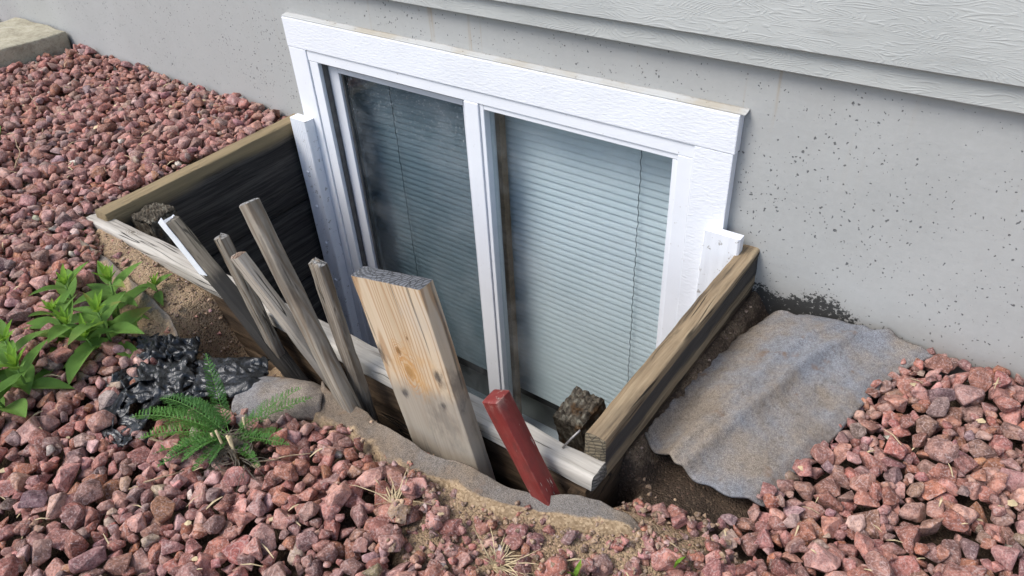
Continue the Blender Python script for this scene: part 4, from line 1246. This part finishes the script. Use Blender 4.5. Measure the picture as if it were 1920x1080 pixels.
# strays on the bare ground
strays = [(0.42, -0.735, 0.026), (0.445, -0.742, 0.02), (0.395, -0.700, 0.022), (0.13, -0.635, 0.02), (0.165, -0.640, 0.022), (0.22, -0.70, 0.024),
          (1.305, -0.545, 0.026), (1.325, -0.535, 0.030), (1.350, -0.525, 0.033), (1.372, -0.512, 0.034), (1.335, -0.553, 0.024), (1.385, -0.535, 0.03), (1.36, -0.548, 0.024),
          (1.40, -0.528, 0.02), (1.44, -0.492, 0.026), (1.015, -0.712, 0.040), (1.035, -0.700, 0.034), (1.05, -0.715, 0.046), (1.078, -0.708, 0.036), (1.06, -0.728, 0.022),
          (1.072, -0.765, 0.036), (1.12, -0.748, 0.034), (1.215, -0.684, 0.034), (1.10, -0.72, 0.014), (1.18, -0.70, 0.022), (1.28, -0.655, 0.024), (1.25, -0.66, 0.018), (1.34, -0.625, 0.022)]
for (x, y, s) in strays: drop(x, y, s, int(rng.integers(NP)), 0.5)
# chips and pebbles sprinkled on the sand
spr = np.argwhere((MS | inpoly(HX, HY, BARE_F)) & VIEW & (TGT > -0.372) & ~solid)
for o_ in rng.permutation(len(spr))[:230]:
    j, i = spr[o_]; drop(hx0 + i * HS, hy0 + j * HS, float(rng.uniform(0.005, 0.016)), int(rng.integers(NP)), 0.3)
spr = np.argwhere(inpoly(HX, HY, BARE_L) & ~solid)
for o_ in rng.permutation(len(spr))[:60]:
    j, i = spr[o_]; drop(hx0 + i * HS, hy0 + j * HS, float(rng.uniform(0.004, 0.011)), int(rng.integers(NP)), 0.3)

def clod(x, y, s):
    n0 = len(stones)
    if drop(x, y, s, int(rng.integers(NP)), 0.25):
        st = list(stones[n0]); st[6] = np.array((0.34, 0.245, 0.155)) * rng.uniform(0.45, 1.3); stones[n0] = tuple(st)
for poly, cnt in ((BARE_F, 420), (BARE_L, 380), (SPARSE_F, 220), (BARE_R, 160)):
    spr = np.argwhere(inpoly(HX, HY, poly) & ~solid)
    for o_ in rng.permutation(len(spr))[:cnt]:
        j, i = spr[o_]
        x = hx0 + i * HS; y = hy0 + j * HS
        if poly is BARE_R and not (x < 1.285 or y < -0.47): continue
        clod(x, y, float(rng.uniform(0.003, 0.011)))
# which stones show, and how large
vis = []
for k, (x, y, z, s, pi, rm, col, ci, c) in enumerate(stones):
    j = int(np.clip((y - hy0) / HS, 0, HNY - 1)); i = int(np.clip((x - hx0) / HS, 0, HNX - 1))
    e = max(1, int(s * 0.35 / HS))
    hs = H[max(0, j - e):j + e + 1:max(1, e), max(0, i - e):i + e + 1:max(1, e)]
    shown = float((hs < z + c * 1.02).mean())
    u, v, dpt = project((x, y, z))
    inside = -10 < u < 1930 and -10 < v < 1090
    vis.append((s / max(dpt, 0.2) * (shown ** 0.5) if inside and shown > 0.3 else 0.0, shown))
rank = sorted(range(len(stones)), key=lambda k: -vis[k][0])
single = set(rank[:300])
bed = empty('gravel_bed', (0.6, -0.8, -0.36))
tag(bed, 'bed of crushed dusty red stones around the window well', 'gravel bed')
AV = []; AF = []; AC = []; base_i = 0
for k, (x, y, z, s, pi, rm, col, ci, c) in enumerate(stones):
    if k in single:
        o = link(bpy.data.objects.new('stone', PROTO[pi][0]), bed)
        mw = rm.to_4x4() @ Matrix.Scale(s, 4); mw.translation = (x, y, z)
        place_world(o, mw); o.color = (*[float(q) for q in col], 1)
    elif vis[k][1] > 0.12:
        v = PV[pi] @ np.array(rm).T * s + np.array((x, y, z))
        AV.append(v); AF.append(PF[pi] + base_i); base_i += len(v)
        AC.append(np.repeat(np.append(col, 1.0)[None], len(v), 0))
AV = np.vstack(AV); AF = np.vstack(AF); AC = np.vstack(AC)
gm = bpy.data.meshes.new('gravel')
gm.vertices.add(len(AV)); gm.vertices.foreach_set('co', AV.ravel())
gm.loops.add(len(AF) * 3); gm.loops.foreach_set('vertex_index', AF.ravel())
gm.polygons.add(len(AF)); gm.polygons.foreach_set('loop_start', np.arange(0, len(AF) * 3, 3)); gm.polygons.foreach_set('loop_total', np.full(len(AF), 3))
gm.update(calc_edges=True)
ca = gm.attributes.new('scol', 'FLOAT_COLOR', 'POINT'); ca.data.foreach_set('color', AC.ravel())
gm.materials.append(MAT['stone_mass'])
gravel = link(bpy.data.objects.new('gravel', gm), bed); gravel.location = -bed.location
tag(gravel, kind='stuff')
print('stones', len(stones), 'tris', len(AF))
def hgt(x, y):
    j = int(np.clip((y - hy0) / HS, 0, HNY - 1)); i = int(np.clip((x - hx0) / HS, 0, HNX - 1)); return float(H[j, i])

# dry straw, needles and leaf scraps caught between the stones
rs = random.Random(40); LV = []; LF = []
for k in range(420):
    i = rs.randrange(len(cand)); j_, i_ = cand[i]
    x = hx0 + i_ * HS; y = hy0 + j_ * HS; z = float(H[j_, i_]) + 0.001
    a = rs.uniform(0, 6.28); L = rs.uniform(0.006, 0.035); w = rs.uniform(0.0007, 0.0016)
    if rs.random() < 0.25: L = rs.uniform(0.006, 0.013); w = L * 0.5
    d = Vector((math.cos(a), math.sin(a), rs.uniform(-0.35, 0.35))) * L; sd = Vector((-math.sin(a), math.cos(a), rs.uniform(-0.4, 0.4))) * w
    p = Vector((x, y, z)); m = p + d * 0.5 + Vector((0, 0, L * 0.12)); b = len(LV)
    LV += [p - sd * 0.5, p + sd * 0.5, m + sd, m - sd, p + d + sd * 0.3, p + d - sd * 0.3]
    LF += [(b, b + 1, b + 2, b + 3), (b + 3, b + 2, b + 4, b + 5)]
lit = mesh_obj('plant_litter', LV, LF, MAT['dry']); tag(lit, 'scraps of dry straw scattered over the gravel', 'litter', kind='stuff')

# ------------------------------------------------------------------ leafy weeds
def leaf_mesh(L, W, droop, fold, seed, mat, name='leaf'):
    V = []; F = []; n = 9; m = 4
    rs = random.Random(seed)
    for i in range(n + 1):
        t = i / n
        w = W * (math.sin(math.pi * t ** 0.8) ** 0.85 if 0 < t < 1 else 0.02) * (1.0 - 0.15 * t)
        x = L * t * (1 - 0.1 * droop * t); zc = -droop * L * t * t * 0.5
        for k in range(m + 1):
            s = k / m * 2 - 1
            V.append((x, s * w / 2, zc + abs(s) * fold * w * 0.5 + 0.0012 * math.sin(t * 16 + s * 3 + seed) * abs(s)))
    for i in range(n):
        for k in range(m):
            a = i * (m + 1) + k; F.append((a, a + 1, a + m + 2, a + m + 1))
    me = bpy.data.meshes.new(name); me.from_pydata(V, [], F); me.update()
    me.polygons.foreach_set('use_smooth', [True] * len(me.polygons)); me.materials.append(mat)
    return me
LEAVES = [leaf_mesh(1.0, 0.36 + 0.05 * (i % 3), 0.25 + 0.3 * (i % 4) / 3, 0.45, i, MAT['leaf']) for i in range(8)]
YOUNG = [leaf_mesh(1.0, 0.26, 0.10 + 0.1 * (i % 3), 0.6, 50 + i, MAT['leaf_young']) for i in range(4)]
def weed(name, base, stems, label, scale=1.0, seed=0):
    b = empty(name, base); tag(b, label, 'weed', 'broad leaved weeds in the gravel')
    rs = random.Random(seed)
    for (dx, dy, h, lean_x, lean_y) in stems:
        h *= scale
        p0 = Vector((dx, dy, -0.02)); p1 = p0 + Vector((lean_x, lean_y, h + 0.02))
        pts = [p0.lerp(p1, t) + Vector((0, 0, 0.0)) for t in (0, 0.35, 0.7, 1)]
        tube(pts, 0.0028 * scale, 'stem', MAT['stem'], b, 6, 0.4)
        nn = max(3, int(h / 0.017)); ang = rs.uniform(0, 6.28)
        for k in range(nn):
            t = 0.22 + 0.70 * k / (nn - 1)
            ang += 1.571 + rs.uniform(-0.25, 0.25)
            for side in (0, math.pi):
                L = scale * (0.092 * (1 - 0.25 * abs(t - 0.6)) * rs.uniform(0.8, 1.15)) * (0.75 if t > 0.85 else 1.0)
                el = R(8 + 34 * t * t) + rs.uniform(-0.15, 0.15)
                o = link(bpy.data.objects.new('leaf', rs.choice(LEAVES)), b)
                mw = Matrix.Translation(p0.lerp(p1, t)) @ Matrix.Rotation(ang + side + rs.uniform(-0.2, 0.2), 4, 'Z') @ Matrix.Rotation(-el, 4, 'Y') @ Matrix.Rotation(rs.uniform(-0.3, 0.3), 4, 'X') @ Matrix.Scale(L, 4)
                o.matrix_basis = mw
        for k in range(7):
            L = scale * rs.uniform(0.028, 0.050); el = R(rs.uniform(42, 78))
            o = link(bpy.data.objects.new('leaf', rs.choice(YOUNG)), b)
            o.matrix_basis = Matrix.Translation(p1) @ Matrix.Rotation(k * 2.4 + rs.uniform(-0.3, 0.3), 4, 'Z') @ Matrix.Rotation(-el, 4, 'Y') @ Matrix.Scale(L, 4)
    return b
weed('leafy_weed', (0.300, -0.790, -0.345), [(-0.075, 0.005, 0.075, -0.015, 0.01), (-0.045, -0.03, 0.060, -0.005, -0.005), (0.055, 0.000, 0.085, 0.010, 0.0), (0.045, -0.022, 0.045, 0.012, -0.012), (-0.01, 0.05, 0.085, 0.0, 0.015), (0.005, -0.02, 0.06, 0.005, -0.02)],
     'largest clump of bright green broad leaved weeds beside the black plastic', 1.0, 4)
weed('leafy_weed', (0.325, -0.952, -0.345), [(-0.03, 0.02, 0.075, -0.01, 0.01), (0.025, 0.01, 0.07, 0.015, 0.0), (-0.02, -0.03, 0.06, -0.01, -0.01), (0.035, -0.03, 0.045, 0.02, -0.01)],
     'clump of broad leaved weeds cut off by the picture edge', 1.0, 9)
weed('leafy_weed', (0.285, -0.648, -0.338), [(0, 0, 0.032, 0.0, 0.0)], 'small single weed sprouting from the sand beside the front rail', 0.62, 12)
weed('leafy_weed', (-0.70, -0.508, -0.315), [(0, 0, 0.03, 0.0, 0.0)], 'tiny weed in the gravel near the upper picture edge far from the well', 0.8, 14)
weed('leafy_weed', (-0.055, -0.605, -0.33), [(0, 0, 0.025, -0.005, -0.006)], 'tiny weed at the outer end of the front rail', 0.5, 15)
def sprout(base, L, n, label, seed):
    b = empty('grass_sprout', base); tag(b, label, 'sprout', 'green sprouts at the bottom edge')
    rs = random.Random(seed)
    for k in range(n):
        o = link(bpy.data.objects.new('leaf', YOUNG[k % 4]), b)
        o.matrix_basis = Matrix.Rotation(rs.uniform(0, 6.28), 4, 'Z') @ Matrix.Rotation(-R(rs.uniform(35, 80)), 4, 'Y') @ Matrix.Scale(L * rs.uniform(0.7, 1.1), 4)
sprout((1.318, -0.700, hgt(1.318, -0.70) - 0.004), 0.032, 3, 'narrow bright green sprout near the dry grass at the bottom edge', 1)
sprout((1.418, -0.618, hgt(1.418, -0.618) - 0.004), 0.030, 2, 'round leaved green sprout among stones at the bottom edge', 2)

# ------------------------------------------------------------------ feathery weed
def frond_mesh(L, curl, seed, pairs=21):
    V = []; F = []; rs = random.Random(seed)
    def at(t): return Vector((L * math.sin(curl * t) / curl if curl > 0.05 else L * t, 0, -L * (1 - math.cos(curl * t)) / max(curl, 0.05)))
    def quad(a, b, w, up):
        d = (b - a); s = d.cross(up)
        if s.length < 1e-9: return
        s = s.normalized() * w
        i = len(V); V.extend([a - s * 0.5, a + s * 0.5, b + s * 0.25, b - s * 0.25]); F.append((i, i + 1, i + 2, i + 3))
    n = 14
    for k in range(n): quad(at(k / n), at((k + 1) / n), 0.0022, Vector((0, 0, 1)))
    for k in range(pairs):
        t = 0.16 + 0.84 * k / pairs
        p = at(t); tng = (at(min(1, t + 0.02)) - at(t - 0.02)).normalized()
        ln = L * 0.085 * math.sin(math.pi * min(1, 0.12 + 0.9 * t)) ** 0.7 * rs.uniform(0.85, 1.15) + 0.002
        for sd in (-1, 1):
            lat = Vector((0, sd, 0)); up = tng.cross(lat) * sd
            d = (lat * 0.8 + tng * 0.55 + Vector((0, 0, rs.uniform(0.1, 0.6)))).normalized()
            e = p + d * ln
            quad(p, e, 0.0016, up)
            for q in range(5):
                f = 0.2 + 0.19 * q
                pp = p + d * ln * f
                for s2 in (-1, 1):
                    dd = (d * 0.6 + tng * 0.55 * s2 + Vector((0, 0, rs.uniform(-0.2, 0.6)))).normalized()
                    quad(pp, pp + dd * ln * 0.40 * (1.15 - 0.5 * f), 0.0011, up)
    me = bpy.data.meshes.new('frond'); me.from_pydata([tuple(v) for v in V], [], F); me.update(); me.materials.append(MAT['frond'])
    return me
YB = Vector((0.742, -0.808, -0.330))
yar = empty('feathery_weed', YB); tag(yar, 'feathery green fern-like weed growing out of the gravel', 'weed')
FR = [frond_mesh(1.0, c, i, 24) for i, c in enumerate((0.5, 0.9, 1.3, 0.25))]
def frond_unit(L, curl, seed): return frond_mesh(L, curl, seed)
for (az, el, L, cu, sd) in ((150, 60, 0.140, 0.35, 1), (48, 40, 0.150, 0.30, 2), (62, 24, 0.140, 0.5, 3), (188, 40, 0.165, 1.15, 4), (203, 30, 0.190, 0.95, 5), (178, 28, 0.14, 0.9, 6),
                             (262, 42, 0.085, 1.2, 7), (248, 24, 0.115, 0.8, 8), (217, 25, 0.15, 0.8, 9), (18, 20, 0.115, 0.4, 10), (352, 12, 0.09, 0.4, 11), (230, 14, 0.12, 0.5, 12), (300, 30, 0.07, 0.6, 13),
                             (196, 18, 0.16, 0.5, 16), (240, 35, 0.10, 1.1, 18), (35, 15, 0.10, 0.4, 19), (172, 15, 0.12, 0.4, 20), (280, 18, 0.08, 0.5, 21)):
    o = link(bpy.data.objects.new('frond', frond_mesh(L, cu, sd)), yar)
    o.matrix_basis = Matrix.Translation((0, 0, -0.006)) @ Matrix.Rotation(R(az), 4, 'Z') @ Matrix.Rotation(-R(el), 4, 'Y')
rs = random.Random(5)
for k in range(6):
    x = rs.uniform(-0.02, 0.035); y = rs.uniform(-0.02, 0.03)
    tube([(x, y, -0.045), (x + rs.uniform(-0.005, 0.005), y + rs.uniform(-0.004, 0.006), rs.uniform(0.012, 0.035))], 0.0022, 'cut_stub', MAT['dry'], yar)
V = []; F = []
def blade(V, F, p, d, L, w, curl, rs):
    d = Vector(d).normalized(); s = d.cross(Vector((0, 0, 1)))
    if s.length < 1e-5: s = Vector((1, 0, 0))
    s = s.normalized() * w / 2
    side = Vector((rs.uniform(-1, 1), rs.uniform(-1, 1), -0.6)) * curl
    pts = [p + d * L * t + side * L * t * t for t in (0, 0.33, 0.66, 1)]
    b = len(V)
    for k, q in enumerate(pts):
        ww = (1, 0.9, 0.6, 0.1)[k]; V.append(q - s * ww); V.append(q + s * ww)
    for k in range(3): F.append((b + 2 * k, b + 2 * k + 1, b + 2 * k + 3, b + 2 * k + 2))
for k in range(170):
    a = rs.uniform(0, 6.28); r = rs.uniform(0, 0.06)
    blade(V, F, Vector((0.02 + r * math.cos(a), -0.022 + r * 0.6 * math.sin(a), 0.0)), (math.cos(a * 3), math.sin(a * 3), rs.uniform(0.05, 0.6)), rs.uniform(0.02, 0.055), 0.0015, 0.5, rs)
mesh_obj('dead_growth', V, F, MAT['deadroot'], yar)

def tuft(base, n, L, label, seed, lean=(0, 0)):
    rs = random.Random(seed); V = []; F = []
    for k in range(n):
        a = rs.uniform(0, 6.28)
        blade(V, F, Vector((rs.uniform(-0.006, 0.006), rs.uniform(-0.006, 0.006), -0.004)), (math.cos(a) + lean[0], math.sin(a) + lean[1], rs.uniform(0.15, 1.2)), L * rs.uniform(0.4, 1.1), 0.0018, 0.45, rs)
    o = mesh_obj('dry_grass_tuft', V, F, MAT['dry']); o.location = base
    tag(o, label, 'grass tuft', 'dry grass tufts')
tuft((1.225, -0.742, hgt(1.225, -0.742)), 60, 0.050, 'dense straw coloured dry grass tuft at the bottom edge', 3, (0.3, 0.5))
tuft((1.045, -0.752, hgt(1.045, -0.752)), 14, 0.070, 'sparse dry grass stalks standing beside the bare sand', 4, (-0.2, 0.6))
def twig(pts, r, label, seed):
    rs = random.Random(seed); P = []
    for i in range(len(pts) - 1):
        for t in (0, 0.33, 0.66):
            a = Vector(pts[i]).lerp(Vector(pts[i + 1]), t)
            P.append((a.x + rs.uniform(-0.002, 0.002), a.y + rs.uniform(-0.002, 0.002), a.z + rs.uniform(-0.001, 0.001)))
    P.append(pts[-1])
    o = tube(P, r, 'twig', MAT['twig'], None, 6, 0.5); tag(o, label, 'twig', 'twigs on the gravel')
def on(x, y, dz=0.004): return (x, y, hgt(x, y) + dz)
twig([on(0.640, -0.885, 0.008), on(0.69, -0.872, 0.008), on(0.725, -0.850, 0.01)], 0.0022, 'pale twig lying under the feathery weed', 1)
twig([on(0.80, -0.822, 0.006), on(0.85, -0.790, 0.008), on(0.88, -0.760, 0.006)], 0.0016, 'thin bent twig on dark soil right of the feathery weed', 2)
twig([on(-0.62, -0.42, 0.006), on(-0.75, -0.36, 0.01), on(-0.95, -0.30, 0.008)], 0.002, 'long thin dry stalk on the far gravel', 3)
twig([on(-0.42, -0.58, 0.006), on(-0.50, -0.53, 0.01), on(-0.60, -0.50, 0.008)], 0.002, 'short dry stalk on the gravel near the picture edge', 4)
twig([on(0.70, -0.96, 0.008), on(0.73, -0.93, 0.01), on(0.74, -0.89, 0.008)], 0.0018, 'dry stalk standing on stones below the feathery weed', 5)
